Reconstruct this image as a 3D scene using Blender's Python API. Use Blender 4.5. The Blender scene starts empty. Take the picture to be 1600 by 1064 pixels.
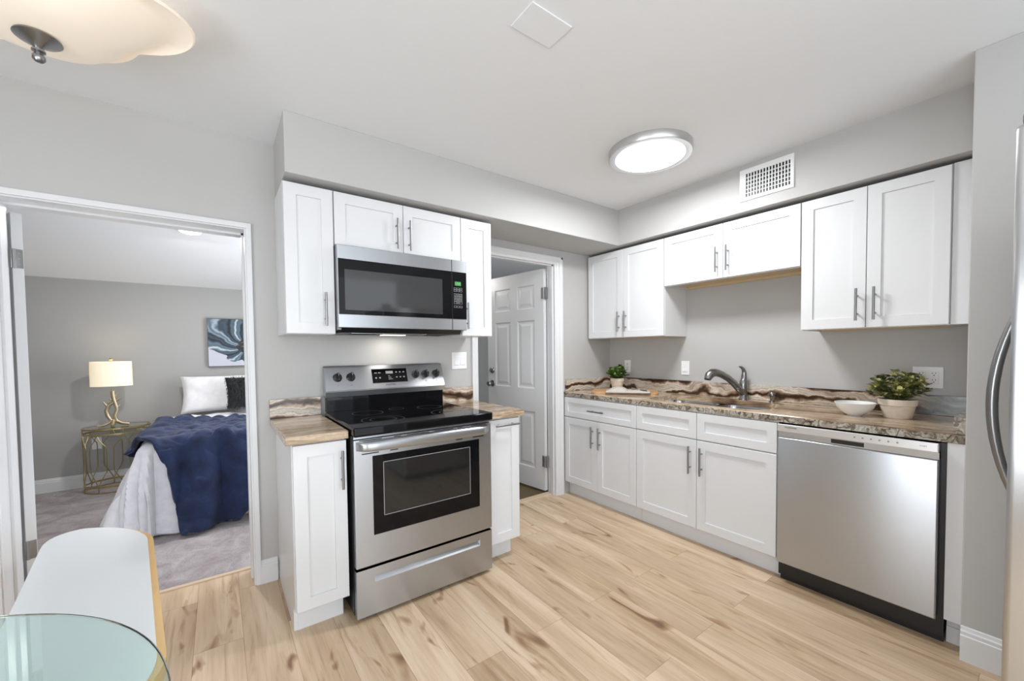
import bpy, bmesh, math, random
from mathutils import Vector, Matrix, noise
random.seed(11)
S = bpy.context.scene
COL = S.collection
PI = math.pi

# ------------------------------------------------------------------ camera
def rot_cam():
    yaw, pit, rol = math.radians(36.14), math.radians(-1.783), math.radians(-0.599)
    fw = Vector((math.sin(yaw), math.cos(yaw), 0)); r = Vector((math.cos(yaw), -math.sin(yaw), 0)); u = Vector((0, 0, 1))
    fw, u = fw*math.cos(pit)+u*math.sin(pit), u*math.cos(pit)-fw*math.sin(pit)
    r, u = r*math.cos(rol)+u*math.sin(rol), u*math.cos(rol)-r*math.sin(rol)
    return Matrix((r, u, -fw)).transposed()
cd = bpy.data.cameras.new('camera'); cam = bpy.data.objects.new('camera', cd); COL.objects.link(cam)
cd.sensor_width = 36; cd.lens = 628.4/1600*36; cd.shift_y = 35.13/1600; cd.clip_start = 0.05
cam.matrix_world = Matrix.Translation((-3.085, -2.607, 1.281)) @ rot_cam().to_4x4()
S.camera = cam

# ------------------------------------------------------------------ world, exposure, lights
S.view_settings.view_transform = 'Standard'; S.view_settings.look = 'None'
S.view_settings.gamma = 1; S.view_settings.use_curve_mapping = False
S.view_settings.exposure = -0.04
S.render.film_transparent = False
w = bpy.data.worlds.new('world'); S.world = w; w.use_nodes = True
w.node_tree.nodes['Background'].inputs[0].default_value = (0.86, 0.93, 1.0, 1)
w.node_tree.nodes['Background'].inputs[1].default_value = 2.55
def area(name, loc, size, power, color=(1, 1, 1), rot=(0, 0, 0), shape='DISK', sy=None):
    l = bpy.data.lights.new(name, 'AREA'); l.shape = shape; l.size = size; l.energy = power; l.color = color
    if sy: l.size_y = sy
    o = bpy.data.objects.new(name, l); COL.objects.link(o); o.location = loc; o.rotation_euler = rot
    return o
def point(name, loc, r, power, color=(1, 1, 1)):
    l = bpy.data.lights.new(name, 'POINT'); l.shadow_soft_size = r; l.energy = power; l.color = color
    o = bpy.data.objects.new(name, l); COL.objects.link(o); o.location = loc; return o
area('kitchen_disc_light', (-1.03, -1.17, 2.385), 0.40, 27, (0.96, 0.98, 1.0))
point('bowl_fixture_bulb', (-3.525, -0.74, 2.385), 0.05, 4, (1, 0.92, 0.84))
area('back_fill_light', (-3.0, -4.75, 1.2), 3.0, 32, (0.88, 0.94, 1.0), (PI*0.64, 0, 0), 'RECTANGLE', 1.9)  # added fill from behind the camera, tilted up to lift the ceiling; no window
area('left_fill_light', (-4.96, -2.6, 1.35), 1.7, 66, (0.90, 0.95, 1.0), (0, -PI*0.53, 0), 'RECTANGLE', 1.7)  # added fill in front of the solid left wall, brightens the sink side
area('bedroom_recessed_light', (-3.235, 1.42, 2.215), 0.14, 20, (1, 0.97, 0.93), (0, 0, 0))
area('bedroom_fill_light', (-1.76, 1.3, 1.2), 1.6, 40, (0.90, 0.95, 1.0), (0, PI/2, 0), 'RECTANGLE', 1.2)  # added unseen fill at the bedroom's right wall, which has no window
point('table_lamp_bulb', (-3.90, 2.70, 1.10), 0.03, 2.2, (1, 0.84, 0.62))
area('cooktop_task_light', (-2.2, -0.14, 1.379), 0.14, 0.6, (1, 0.93, 0.84))
point('entry_fill_light', (-1.3, 1.25, 2.05), 0.10, 9, (1, 0.98, 0.95))  # added unseen lamp, brightens the six panel door and the entry ceiling

# ------------------------------------------------------------------ materials
def mat(name, col, rough=0.5, metal=0.0, **k):
    m = bpy.data.materials.new(name); m.use_nodes = True
    b = m.node_tree.nodes['Principled BSDF']
    b.inputs['Base Color'].default_value = (*col, 1); b.inputs['Roughness'].default_value = rough; b.inputs['Metallic'].default_value = metal
    for a, v in k.items():
        b.inputs[a.replace('_', ' ')].default_value = v
    return m
def N(m, t, **k):
    n = m.node_tree.nodes.new(t)
    for a, v in k.items(): setattr(n, a, v)
    return n
def L(m, a, b): m.node_tree.links.new(a, b)
def bsdf(m): return m.node_tree.nodes['Principled BSDF']
def coords(m, scale=(1, 1, 1), swap=None):
    tc = N(m, 'ShaderNodeTexCoord'); mp = N(m, 'ShaderNodeMapping')
    geo = N(m, 'ShaderNodeNewGeometry')
    mp.inputs['Scale'].default_value = scale
    if swap: mp.inputs['Rotation'].default_value = swap
    L(m, geo.outputs['Position'], mp.inputs['Vector']); return mp.outputs['Vector']
def ramp(m, fac, stops):
    r = N(m, 'ShaderNodeValToRGB'); e = r.color_ramp.elements
    e[0].position = stops[0][0]; e[0].color = (*stops[0][1], 1)
    e[1].position = stops[-1][0]; e[1].color = (*stops[-1][1], 1)
    for p, c in stops[1:-1]:
        x = e.new(p); x.color = (*c, 1)
    L(m, fac, r.inputs[0]); return r.outputs[0]
def mix(m, f, a, b, mode='MIX'):
    n = N(m, 'ShaderNodeMix', data_type='RGBA', blend_type=mode)
    for i, v in ((0, f), (6, a), (7, b)):
        if hasattr(v, 'is_output'): L(m, v, n.inputs[i])
        else: n.inputs[i].default_value = v if i == 0 else (*v, 1)
    return n.outputs[2]
def math_(m, op, a, b=0.0):
    n = N(m, 'ShaderNodeMath', operation=op)
    for i, v in ((0, a), (1, b)):
        if hasattr(v, 'is_output'): L(m, v, n.inputs[i])
        else: n.inputs[i].default_value = v
    return n.outputs[0]
def noise_(m, vec, scale, detail=4, rough=0.55, dist=0.0):
    n = N(m, 'ShaderNodeTexNoise'); n.inputs['Scale'].default_value = scale; n.inputs['Detail'].default_value = detail
    n.inputs['Roughness'].default_value = rough; n.inputs['Distortion'].default_value = dist
    L(m, vec, n.inputs['Vector']); return n.outputs['Fac']
def bump(m, h, s=0.1, d=0.01):
    n = N(m, 'ShaderNodeBump'); n.inputs['Strength'].default_value = s; n.inputs['Distance'].default_value = d
    L(m, h, n.inputs['Height']); L(m, n.outputs[0], bsdf(m).inputs['Normal'])

def paint(name, col, rough=0.6, scale=220, s=0.08):
    m = mat(name, col, rough); bump(m, noise_(m, coords(m), scale, 2), s, 0.002); return m
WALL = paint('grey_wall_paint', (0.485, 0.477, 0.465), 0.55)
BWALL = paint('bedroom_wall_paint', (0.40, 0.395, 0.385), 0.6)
CEIL = paint('ceiling_paint', (0.80, 0.815, 0.83), 0.8, 90, 0.15)
BEDC = paint('bedroom_ceiling_paint', (0.90, 0.90, 0.90), 0.8)
TRIM = paint('trim_white', (0.72, 0.725, 0.735), 0.32, 60, 0.03)
CAB = paint('cabinet_white', (0.70, 0.705, 0.715), 0.34, 40, 0.02)
PLY = mat('unfinished_plywood', (0.62, 0.47, 0.28), 0.6)
BLACK = mat('black_plastic', (0.012, 0.012, 0.013), 0.35)
BGLASS = mat('black_glass', (0.004, 0.004, 0.005), 0.04, Specular_IOR_Level=0.22)
OVENW = mat('oven_window_glass', (0.014, 0.014, 0.014), 0.05, Specular_IOR_Level=0.55)
MWW = mat('microwave_window_glass', (0.035, 0.035, 0.036), 0.06, Specular_IOR_Level=0.55)
GREYP = mat('grey_plastic', (0.30, 0.30, 0.31), 0.4)
NICKEL = mat('satin_nickel', (0.30, 0.30, 0.30), 0.28, 1.0)
CHROME = mat('polished_chrome', (0.62, 0.62, 0.63), 0.1, 1.0)
HINGE = mat('hinge_steel', (0.33, 0.33, 0.33), 0.35, 0.7)
GOLD = mat('antique_gold', (0.55, 0.44, 0.22), 0.32, 1.0)
BRANCHM = mat('antique_brass_silver', (0.52, 0.43, 0.29), 0.35, 0.85)
WHITEP = mat('white_plastic', (0.85, 0.85, 0.85), 0.35)
CERAM = mat('white_ceramic', (0.80, 0.79, 0.77), 0.35)
GREEN_LED = mat('green_display', (0.02, 0.1, 0.02), 0.4); bsdf(GREEN_LED).inputs['Emission Color'].default_value = (0.08, 0.6, 0.12, 1); bsdf(GREEN_LED).inputs['Emission Strength'].default_value = 0.5
LEGEND = mat('pale_grey_legend', (0.40, 0.40, 0.40), 0.5)
RING = mat('grey_burner_ring', (0.16, 0.16, 0.16), 0.4)
LOGO = mat('dark_grey_lettering', (0.10, 0.10, 0.10), 0.5)
PAPER = mat('book_paper', (0.62, 0.58, 0.53), 0.7)
INK = mat('book_picture_ink', (0.30, 0.25, 0.2), 0.7)
LEAFSTEM = mat('stem_green', (0.12, 0.16, 0.04), 0.6)
SOIL = mat('dark_soil', (0.03, 0.022, 0.015), 0.9)
BASKET = mat('gold_rim', (0.6, 0.5, 0.3), 0.3, 1.0)

def steel(name, axis, col=(0.47, 0.487, 0.51), r0=0.29, r1=0.34):
    m = mat(name, col, 0.3, 1.0)
    sc = {'x': (0.6, 500, 500), 'y': (500, 0.6, 500), 'z': (500, 500, 0.6)}[axis]
    n = noise_(m, coords(m, sc), 1.0, 3)
    mr = N(m, 'ShaderNodeMapRange'); L(m, n, mr.inputs[0]); mr.inputs[3].default_value = r0; mr.inputs[4].default_value = r1
    L(m, mr.outputs[0], bsdf(m).inputs['Roughness'])
    bsdf(m).inputs['Anisotropic'].default_value = 0.75
    cx = N(m, 'ShaderNodeCombineXYZ'); tv = (0, 0, 1) if axis in 'xy' else (0, 1, 0)
    for i in range(3): cx.inputs[i].default_value = tv[i]
    L(m, cx.outputs[0], bsdf(m).inputs['Tangent'])
    return m
STEELX = steel('brushed_steel_across', 'x')
STEELY = steel('brushed_steel_along', 'y', (0.52, 0.545, 0.58), 0.315, 0.33)
STEELZ = steel('brushed_steel_upright', 'z', (0.55, 0.55, 0.555))
STEELL = steel('pale_brushed_steel', 'y', (0.74, 0.74, 0.75), 0.35, 0.45)
SINKM = mat('sink_steel', (0.50, 0.50, 0.51), 0.22, 1.0)

# oak plank floor: boards run along Y, each board has its own shade and its own grain
FLOOR = mat('oak_plank_floor', (0.6, 0.45, 0.3), 0.42)
def build_floor():
    m = FLOOR; geo = N(m, 'ShaderNodeNewGeometry'); sx = N(m, 'ShaderNodeSeparateXYZ'); L(m, geo.outputs['Position'], sx.inputs[0])
    cb = N(m, 'ShaderNodeCombineXYZ'); L(m, sx.outputs[1], cb.inputs[0]); L(m, sx.outputs[0], cb.inputs[1])
    def brick(c1, c2, mort, ms):
        b = N(m, 'ShaderNodeTexBrick'); L(m, cb.outputs[0], b.inputs['Vector'])
        b.offset = 0.37; b.offset_frequency = 2; b.squash = 1
        b.inputs['Color1'].default_value = (*c1, 1); b.inputs['Color2'].default_value = (*c2, 1); b.inputs['Mortar'].default_value = (*mort, 1)
        b.inputs['Scale'].default_value = 1; b.inputs['Brick Width'].default_value = 1.22; b.inputs['Row Height'].default_value = 0.178
        b.inputs['Mortar Size'].default_value = ms; b.inputs['Mortar Smooth'].default_value = 0.3; b.inputs['Bias'].default_value = 0
        return b
    seed = brick((0, 0, 0), (1, 1, 1), (0.5, 0.5, 0.5), 0.0)
    seam = brick((1, 1, 1), (1, 1, 1), (0, 0, 0), 0.0011)
    sb = N(m, 'ShaderNodeSeparateColor'); L(m, seed.outputs[0], sb.inputs[0]); sd = sb.outputs[0]
    off = N(m, 'ShaderNodeCombineXYZ'); L(m, math_(m, 'MULTIPLY', sd, 37.0), off.inputs[2]); L(m, math_(m, 'MULTIPLY', sd, 11.0), off.inputs[0])
    def grain(sy, sxx, extra=None):
        c = N(m, 'ShaderNodeCombineXYZ'); L(m, math_(m, 'MULTIPLY', sx.outputs[1], sy), c.inputs[0]); L(m, math_(m, 'MULTIPLY', sx.outputs[0], sxx), c.inputs[1])
        a = N(m, 'ShaderNodeVectorMath', operation='ADD'); L(m, c.outputs[0], a.inputs[0]); L(m, off.outputs[0], a.inputs[1]); return a.outputs[0]
    broad = noise_(m, grain(0.9, 7.0), 1.0, 3, 0.5, 0.6)
    fine = noise_(m, grain(3.0, 60.0), 1.0, 5, 0.65, 0.4)
    streak = noise_(m, grain(1.3, 16.0), 1.0, 4, 0.6, 1.6)
    knots = noise_(m, grain(3.6, 10.0), 1.0, 2, 0.5, 0.8)
    base = ramp(m, broad, [(0.30, (0.47, 0.335, 0.215)), (0.47, (0.59, 0.445, 0.305)), (0.62, (0.70, 0.555, 0.405))])
    shade = mix(m, sd, (0.86, 0.84, 0.81), (1.05, 1.04, 1.03))
    c = mix(m, 1.0, base, shade, 'MULTIPLY')
    c = mix(m, 0.45, c, ramp(m, fine, [(0.3, (0.74, 0.69, 0.63)), (0.5, (0.97, 0.96, 0.94)), (0.65, (1.08, 1.08, 1.08))]), 'MULTIPLY')
    c = mix(m, 0.6, c, ramp(m, streak, [(0.32, (0.55, 0.44, 0.34)), (0.40, (0.84, 0.78, 0.71)), (0.48, (1, 1, 1))]), 'MULTIPLY')
    c = mix(m, 0.9, c, ramp(m, knots, [(0.25, (0.30, 0.19, 0.12)), (0.30, (0.66, 0.55, 0.45)), (0.36, (1, 1, 1))]), 'MULTIPLY')
    c = mix(m, 1.0, c, ramp(m, seam.outputs['Fac'], [(0.0, (1, 1, 1)), (1.0, (0.62, 0.55, 0.47))]), 'MULTIPLY')
    L(m, c, bsdf(m).inputs['Base Color'])
    bump(m, fine, 0.05, 0.002)
build_floor()

# veined brown and cream granite; 'a' is the axis the veins run along
def granite(name, a, vein=1.0, blue=False, shift=0.0, fine=False):
    m = mat(name, (0.5, 0.4, 0.3), 0.13)
    sc = {'x': (0.9, 4.5, 4.0), 'y': (4.5, 0.9, 4.0)}[a]
    v0 = coords(m)
    warp = N(m, 'ShaderNodeTexNoise'); warp.inputs['Scale'].default_value = 3.2*vein; warp.inputs['Detail'].default_value = 4; L(m, v0, warp.inputs['Vector'])
    vm = N(m, 'ShaderNodeVectorMath', operation='MULTIPLY_ADD'); L(m, warp.outputs['Color'], vm.inputs[0]); vm.inputs[1].default_value = (0.22*vein, 0.22*vein, 0.22*vein); L(m, v0, vm.inputs[2])
    mp = N(m, 'ShaderNodeMapping'); mp.inputs['Scale'].default_value = sc; mp.inputs['Location'].default_value = (shift, shift*1.7, shift*0.6); L(m, vm.outputs[0], mp.inputs[0]); v = mp.outputs[0]
    n1 = noise_(m, v, 1.35 if not fine else 3.2, 5, 0.58, 0.5)
    wv = N(m, 'ShaderNodeTexWave', wave_type='BANDS', bands_direction='Z' if not fine else 'DIAGONAL')
    wv.inputs['Scale'].default_value = 0.75 if not fine else 1.6; wv.inputs['Distortion'].default_value = 9.0; wv.inputs['Detail'].default_value = 4.0
    wv.inputs['Detail Scale'].default_value = 0.9; wv.inputs['Detail Roughness'].default_value = 0.62; L(m, v, wv.inputs['Vector'])
    n2 = noise_(m, v, 3.4, 5, 0.6, 0.6)
    n3 = noise_(m, v0, 90, 3, 0.7)
    if fine:
        c = ramp(m, wv.outputs['Fac'], [(0.05, (0.16, 0.135, 0.105)), (0.25, (0.31, 0.275, 0.22)), (0.5, (0.44, 0.40, 0.33)), (0.75, (0.54, 0.50, 0.43)), (0.95, (0.36, 0.34, 0.30))])
    else:
        c = ramp(m, wv.outputs['Fac'], [(0.04, (0.045, 0.026, 0.016)), (0.16, (0.17, 0.105, 0.065)), (0.32, (0.40, 0.29, 0.21)), (0.50, (0.62, 0.53, 0.44)), (0.66, (0.74, 0.69, 0.62)), (0.82, (0.44, 0.34, 0.26)), (0.96, (0.58, 0.53, 0.47))])
    c = mix(m, 0.8, c, ramp(m, n1, [(0.36, (0.30, 0.22, 0.17)), (0.46, (0.80, 0.74, 0.68)), (0.56, (1.05, 1.04, 1.02)), (0.68, (0.92, 0.94, 0.93))]), 'MULTIPLY')
    c = mix(m, 0.35, c, ramp(m, n3, [(0.35, (0.5, 0.5, 0.5)), (0.6, (1.1, 1.1, 1.1))]), 'MULTIPLY')
    if blue:
        geo = N(m, 'ShaderNodeNewGeometry'); sx = N(m, 'ShaderNodeSeparateXYZ'); L(m, geo.outputs['Position'], sx.inputs[0])
        f = N(m, 'ShaderNodeMapRange'); L(m, math_(m, 'ADD', sx.outputs[1], math_(m, 'MULTIPLY', n1, 0.3)), f.inputs[0])
        f.inputs[1].default_value = -1.93; f.inputs[2].default_value = -2.06; f.inputs[3].default_value = 0; f.inputs[4].default_value = 0.85
        cb = ramp(m, n2, [(0.32, (0.05, 0.055, 0.06)), (0.5, (0.17, 0.19, 0.20)), (0.7, (0.38, 0.38, 0.36))])
        c = mix(m, f.outputs[0], c, cb)
    L(m, c, bsdf(m).inputs['Base Color']); return m
def granite_top(name, a, shift=0.0):
    m = mat(name, (0.5, 0.4, 0.3), 0.12)
    sc = {'x': (0.8, 13, 13), 'y': (13, 0.8, 13)}[a]
    v0 = coords(m)
    warp = N(m, 'ShaderNodeTexNoise'); warp.inputs['Scale'].default_value = 2.0; warp.inputs['Detail'].default_value = 3; L(m, v0, warp.inputs['Vector'])
    vm = N(m, 'ShaderNodeVectorMath', operation='MULTIPLY_ADD'); L(m, warp.outputs['Color'], vm.inputs[0]); vm.inputs[1].default_value = (0.10, 0.10, 0.10); L(m, v0, vm.inputs[2])
    mp = N(m, 'ShaderNodeMapping'); mp.inputs['Scale'].default_value = sc; mp.inputs['Location'].default_value = (shift, shift, shift); L(m, vm.outputs[0], mp.inputs[0]); v = mp.outputs[0]
    n1 = noise_(m, v, 1.1, 5, 0.55, 0.5); n2 = noise_(m, v, 3.1, 5, 0.6, 0.6); n3 = noise_(m, v0, 70, 3, 0.7)
    c = ramp(m, n1, [(0.30, (0.12, 0.075, 0.045)), (0.40, (0.36, 0.25, 0.16)), (0.46, (0.60, 0.47, 0.33)), (0.52, (0.36, 0.25, 0.16)), (0.58, (0.68, 0.56, 0.42)), (0.66, (0.46, 0.36, 0.26)), (0.75, (0.66, 0.62, 0.55))])
    c = mix(m, 0.6, c, ramp(m, n2, [(0.30, (0.42, 0.34, 0.27)), (0.45, (1, 1, 1)), (0.62, (0.78, 0.72, 0.66)), (0.7, (1.05, 1.05, 1.05))]), 'MULTIPLY')
    c = mix(m, 0.25, c, ramp(m, n3, [(0.35, (0.55, 0.55, 0.55)), (0.6, (1.1, 1.1, 1.1))]), 'MULTIPLY')
    L(m, c, bsdf(m).inputs['Base Color']); return m
G_TOP_X = granite_top('granite_top_streaks_x', 'x', 1.3)
G_TOP_Y = granite_top('granite_top_streaks_y', 'y', 4.0)
G_SPL_X = granite('granite_splash_x', 'x', 1.0, shift=3.1)
G_SPL_Y = granite('granite_splash_y', 'y', 1.1, True, shift=0.0)
G_EDGE = granite('granite_rough_edge', 'y', 2.5, shift=5.0, fine=True)

CARPET = mat('mauve_grey_carpet', (0.5, 0.45, 0.45), 0.95)
def build_carpet():
    m = CARPET; v = coords(m)
    n1 = noise_(m, v, 5, 5, 0.7, 1.0); n2 = noise_(m, v, 160, 3, 0.8)
    c = ramp(m, n1, [(0.33, (0.36, 0.31, 0.325)), (0.5, (0.47, 0.42, 0.43)), (0.67, (0.60, 0.55, 0.555))])
    c = mix(m, 0.6, c, ramp(m, n2, [(0.3, (0.62, 0.62, 0.62)), (0.65, (1.1, 1.1, 1.1))]), 'MULTIPLY')
    L(m, c, bsdf(m).inputs['Base Color']); bump(m, n2, 0.8, 0.01)
build_carpet()
def wood(name, c0, c1, sc, rough=0.45):
    m = mat(name, c0, rough); n = noise_(m, coords(m, sc), 1.0, 5, 0.6, 0.6)
    L(m, ramp(m, n, [(0.3, c0), (0.7, c1)]), bsdf(m).inputs['Base Color']); return m
OAK = wood('honey_oak', (0.62, 0.36, 0.11), (0.74, 0.48, 0.18), (20, 2, 20))
BOARD = wood('cutting_board_wood', (0.50, 0.27, 0.12), (0.66, 0.40, 0.20), (30, 6, 30))
ENTRYF = wood('dark_entry_floor', (0.09, 0.06, 0.025), (0.17, 0.12, 0.05), (3, 20, 3))
THRESH = wood('threshold_wood', (0.62, 0.47, 0.33), (0.70, 0.55, 0.40), (3, 40, 3))
def cloth(name, c0, c1, scale, rough=0.9, sheen=0.3, b=0.3):
    m = mat(name, c0, rough, Sheen_Weight=sheen); n = noise_(m, coords(m), scale, 4, 0.6)
    L(m, ramp(m, n, [(0.35, c0), (0.65, c1)]), bsdf(m).inputs['Base Color'])
    bump(m, noise_(m, coords(m), scale*6, 3), b, 0.004); return m
DUVET = cloth('white_duvet_cotton', (0.74, 0.74, 0.78), (0.82, 0.82, 0.86), 20)
SHEET = cloth('white_bedding', (0.76, 0.75, 0.76), (0.83, 0.82, 0.83), 20)
SKIRT = cloth('cream_box_spring', (0.60, 0.57, 0.52), (0.68, 0.65, 0.60), 30)
NAVY = cloth('navy_plush', (0.003, 0.010, 0.040), (0.009, 0.023, 0.085), 9, 0.85, 0.12, 0.6)
FURM = mat('charcoal_fur', (0.018, 0.019, 0.02), 0.7)
POT = cloth('cream_clay', (0.66, 0.56, 0.46), (0.72, 0.63, 0.53), 40, 0.8, 0, 0.15)
def leafmat(name, dark, light):
    m = mat(name, dark, 0.5); n = noise_(m, coords(m), 22, 2, 0.5)
    L(m, ramp(m, n, [(0.38, dark), (0.64, light)]), bsdf(m).inputs['Base Color']); return m
LEAF1 = leafmat('fresh_green_leaf', (0.03, 0.09, 0.012), (0.22, 0.36, 0.07))
LEAF2 = leafmat('olive_green_leaf', (0.05, 0.07, 0.02), (0.42, 0.40, 0.14))
WHITETOP = mat('white_laminate', (0.72, 0.75, 0.78), 0.22)
def glassmat(name, col, rough=0.0):
    m = bpy.data.materials.new(name); m.use_nodes = True; nt = m.node_tree; nt.nodes.clear()
    o = nt.nodes.new('ShaderNodeOutputMaterial'); g = nt.nodes.new('ShaderNodeBsdfGlass')
    g.inputs['Color'].default_value = (*col, 1); g.inputs['Roughness'].default_value = rough; g.inputs['IOR'].default_value = 1.5
    nt.links.new(g.outputs[0], o.inputs[0]); return m
GLASS = glassmat('clear_tinted_glass', (0.87, 0.95, 0.93))
GLASSEDGE = mat('green_glass_edge', (0.16, 0.26, 0.24), 0.15)
def emis(name, col, s):
    m = mat(name, (0.8, 0.8, 0.8), 0.5); b = bsdf(m); b.inputs['Emission Color'].default_value = (*col, 1); b.inputs['Emission Strength'].default_value = s; return m
LED = emis('led_diffuser', (1, 0.99, 0.97), 3.0)
SHADE = emis('lit_lamp_shade', (1.0, 0.83, 0.58), 0.62); bsdf(SHADE).inputs['Base Color'].default_value = (0.62, 0.58, 0.48, 1)
BOWLG = mat('frosted_glass_bowl', (0.74, 0.66, 0.57), 0.35)
def build_bowl():
    m = BOWLG; b = bsdf(m); b.inputs['Emission Color'].default_value = (1.0, 0.85, 0.68, 1)
    b.inputs['Emission Strength'].default_value = 0.3
build_bowl()
ART = mat('flower_painting', (0.3, 0.35, 0.4), 0.6)
def build_art():
    m = ART; geo = N(m, 'ShaderNodeNewGeometry'); sx = N(m, 'ShaderNodeSeparateXYZ'); L(m, geo.outputs['Position'], sx.inputs[0])
    dx = math_(m, 'SUBTRACT', sx.outputs[0], -2.83); dz = math_(m, 'SUBTRACT', sx.outputs[2], 1.36)
    wn = noise_(m, geo.outputs['Position'], 5, 3, 0.5); wn2 = math_(m, 'MULTIPLY', math_(m, 'SUBTRACT', wn, 0.5), 0.7)
    rad = math_(m, 'SQRT', math_(m, 'ADD', math_(m, 'MULTIPLY', dx, dx), math_(m, 'MULTIPLY', dz, dz)))
    ang = math_(m, 'ADD', math_(m, 'ADD', math_(m, 'ARCTAN2', dz, dx), wn2), math_(m, 'MULTIPLY', rad, 1.4))
    pet = math_(m, 'ADD', math_(m, 'MULTIPLY', math_(m, 'SINE', math_(m, 'MULTIPLY', ang, 9.0)), 0.3), 0.5)
    st = math_(m, 'MULTIPLY', math_(m, 'SINE', math_(m, 'MULTIPLY', ang, 31.0)), 0.16)
    f = math_(m, 'ADD', pet, st)
    c = ramp(m, f, [(0.10, (0.01, 0.016, 0.024)), (0.42, (0.045, 0.075, 0.105)), (0.70, (0.12, 0.18, 0.23)), (0.88, (0.32, 0.38, 0.44)), (0.98, (0.72, 0.75, 0.80))])
    bg = math_(m, 'GREATER_THAN', math_(m, 'ADD', rad, math_(m, 'MULTIPLY', pet, -0.12)), math_(m, 'ADD', 0.27, math_(m, 'MULTIPLY', dz, 0.9)))
    c = mix(m, bg, c, (0.55, 0.56, 0.64))
    core = math_(m, 'LESS_THAN', math_(m, 'ADD', rad, math_(m, 'MULTIPLY', wn, 0.10)), 0.125)
    c = mix(m, core, c, ramp(m, noise_(m, geo.outputs['Position'], 40, 2), [(0.45, (0.015, 0.018, 0.022)), (0.60, (0.06, 0.06, 0.06)), (0.68, (0.5, 0.22, 0.06))]))
    L(m, c, bsdf(m).inputs['Base Color'])
build_art()

# ------------------------------------------------------------------ mesh helpers (world coordinates)
def B(): return bmesh.new()
def box(bm, x0, x1, y0, y1, z0, z1, bev=0.0, seg=2):
    x0, x1 = sorted((x0, x1)); y0, y1 = sorted((y0, y1)); z0, z1 = sorted((z0, z1))
    v = [bm.verts.new(p) for p in ((x0, y0, z0), (x1, y0, z0), (x1, y1, z0), (x0, y1, z0), (x0, y0, z1), (x1, y0, z1), (x1, y1, z1), (x0, y1, z1))]
    fs = [bm.faces.new([v[i] for i in q]) for q in ((3, 2, 1, 0), (4, 5, 6, 7), (0, 1, 5, 4), (1, 2, 6, 5), (2, 3, 7, 6), (3, 0, 4, 7))]
    if bev:
        es = list({e for f in fs for e in f.edges})
        bmesh.ops.bevel(bm, geom=es, offset=bev, segments=seg, profile=0.6, affect='EDGES')
    return v
def frame_of(d):
    d = Vector(d).normalized(); a = Vector((0, 0, 1)) if abs(d.z) < 0.9 else Vector((1, 0, 0))
    s = d.cross(a).normalized(); return s, d.cross(s).normalized()
def tube(bm, pts, r, n=10, caps=True, sy=1.0):
    pts = [Vector(p) for p in pts]; rs = r if isinstance(r, (list, tuple)) else [r]*len(pts)
    rings = []; s = None
    for i, p in enumerate(pts):
        d = (pts[min(i+1, len(pts)-1)]-pts[max(i-1, 0)]).normalized()
        if s is None: s, u = frame_of(d)
        else:
            s = (s-d*s.dot(d)).normalized(); u = d.cross(s)
        rings.append([bm.verts.new(p+(s*math.cos(2*PI*k/n)+u*math.sin(2*PI*k/n)*sy)*rs[i]) for k in range(n)])
    for a, b in zip(rings, rings[1:]):
        for k in range(n): bm.faces.new((a[k], a[(k+1) % n], b[(k+1) % n], b[k]))
    if caps: bm.faces.new(rings[0][::-1]); bm.faces.new(rings[-1])
def lathe(bm, c, prof, n=32, axis='z', sx=1.0, sy=1.0):
    c = Vector(c); rings = []
    for r, h in prof:
        ring = []
        for k in range(n):
            a = 2*PI*k/n; p = {'z': (r*math.cos(a)*sx, r*math.sin(a)*sy, h), 'x': (h, r*math.cos(a), r*math.sin(a)), 'y': (r*math.cos(a), h, -r*math.sin(a))}[axis]
            ring.append(bm.verts.new(c+Vector(p)))
        rings.append(ring)
    for a, b in zip(rings, rings[1:]):
        for k in range(n): bm.faces.new((a[k], a[(k+1) % n], b[(k+1) % n], b[k]))
    if prof[0][0] > 1e-6: bm.faces.new(rings[0][::-1])
    if prof[-1][0] > 1e-6: bm.faces.new(rings[-1])
def prism(bm, poly, axis, a, b):
    def P(u, v, w): return {'x': (w, u, v), 'y': (u, w, v), 'z': (u, v, w)}[axis]
    A = [bm.verts.new(P(u, v, a)) for u, v in poly]; C = [bm.verts.new(P(u, v, b)) for u, v in poly]
    bm.faces.new(A[::-1]); bm.faces.new(C)
    for i in range(len(poly)):
        j = (i+1) % len(poly); bm.faces.new((A[i], A[j], C[j], C[i]))
def obj(name, bm, m, parent=None, smooth=False, **props):
    bmesh.ops.remove_doubles(bm, verts=bm.verts, dist=1e-6)
    bmesh.ops.recalc_face_normals(bm, faces=bm.faces)
    org = Vector((0, 0, 0))
    if parent is not None:
        r = parent
        while r.parent: r = r.parent
        org = Vector(r.location)
    else:
        org = Vector(props.pop('origin', (0, 0, 0)))
    bmesh.ops.translate(bm, verts=bm.verts, vec=-org)
    me = bpy.data.meshes.new(name); bm.to_mesh(me); bm.free()
    for q in (m if isinstance(m, (list, tuple)) else [m]): me.materials.append(q)
    if smooth:
        for p in me.polygons: p.use_smooth = True
        me.set_sharp_from_angle(angle=math.radians(40)) if hasattr(me, 'set_sharp_from_angle') else None
    o = bpy.data.objects.new(name, me); COL.objects.link(o)
    if parent is not None: o.parent = parent
    else: o.location = org
    for k, v in props.items(): o[k] = v
    return o
def thing(name, label, cat, loc=(0, 0, 0), group=None, rz=0):
    o = bpy.data.objects.new(name, None); COL.objects.link(o); o.location = loc; o.rotation_euler = (0, 0, rz)
    o['label'] = label; o['category'] = cat; o.empty_display_size = 0.1
    if group: o['group'] = group
    return o
def tag(o, label, cat, group=None):
    o['label'] = label; o['category'] = cat
    if group: o['group'] = group
    return o
def struct(name, bm, m, parent=None, **k):
    o = obj(name, bm, m, parent, **k)
    if parent is None: o['kind'] = 'structure'
    return o
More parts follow.
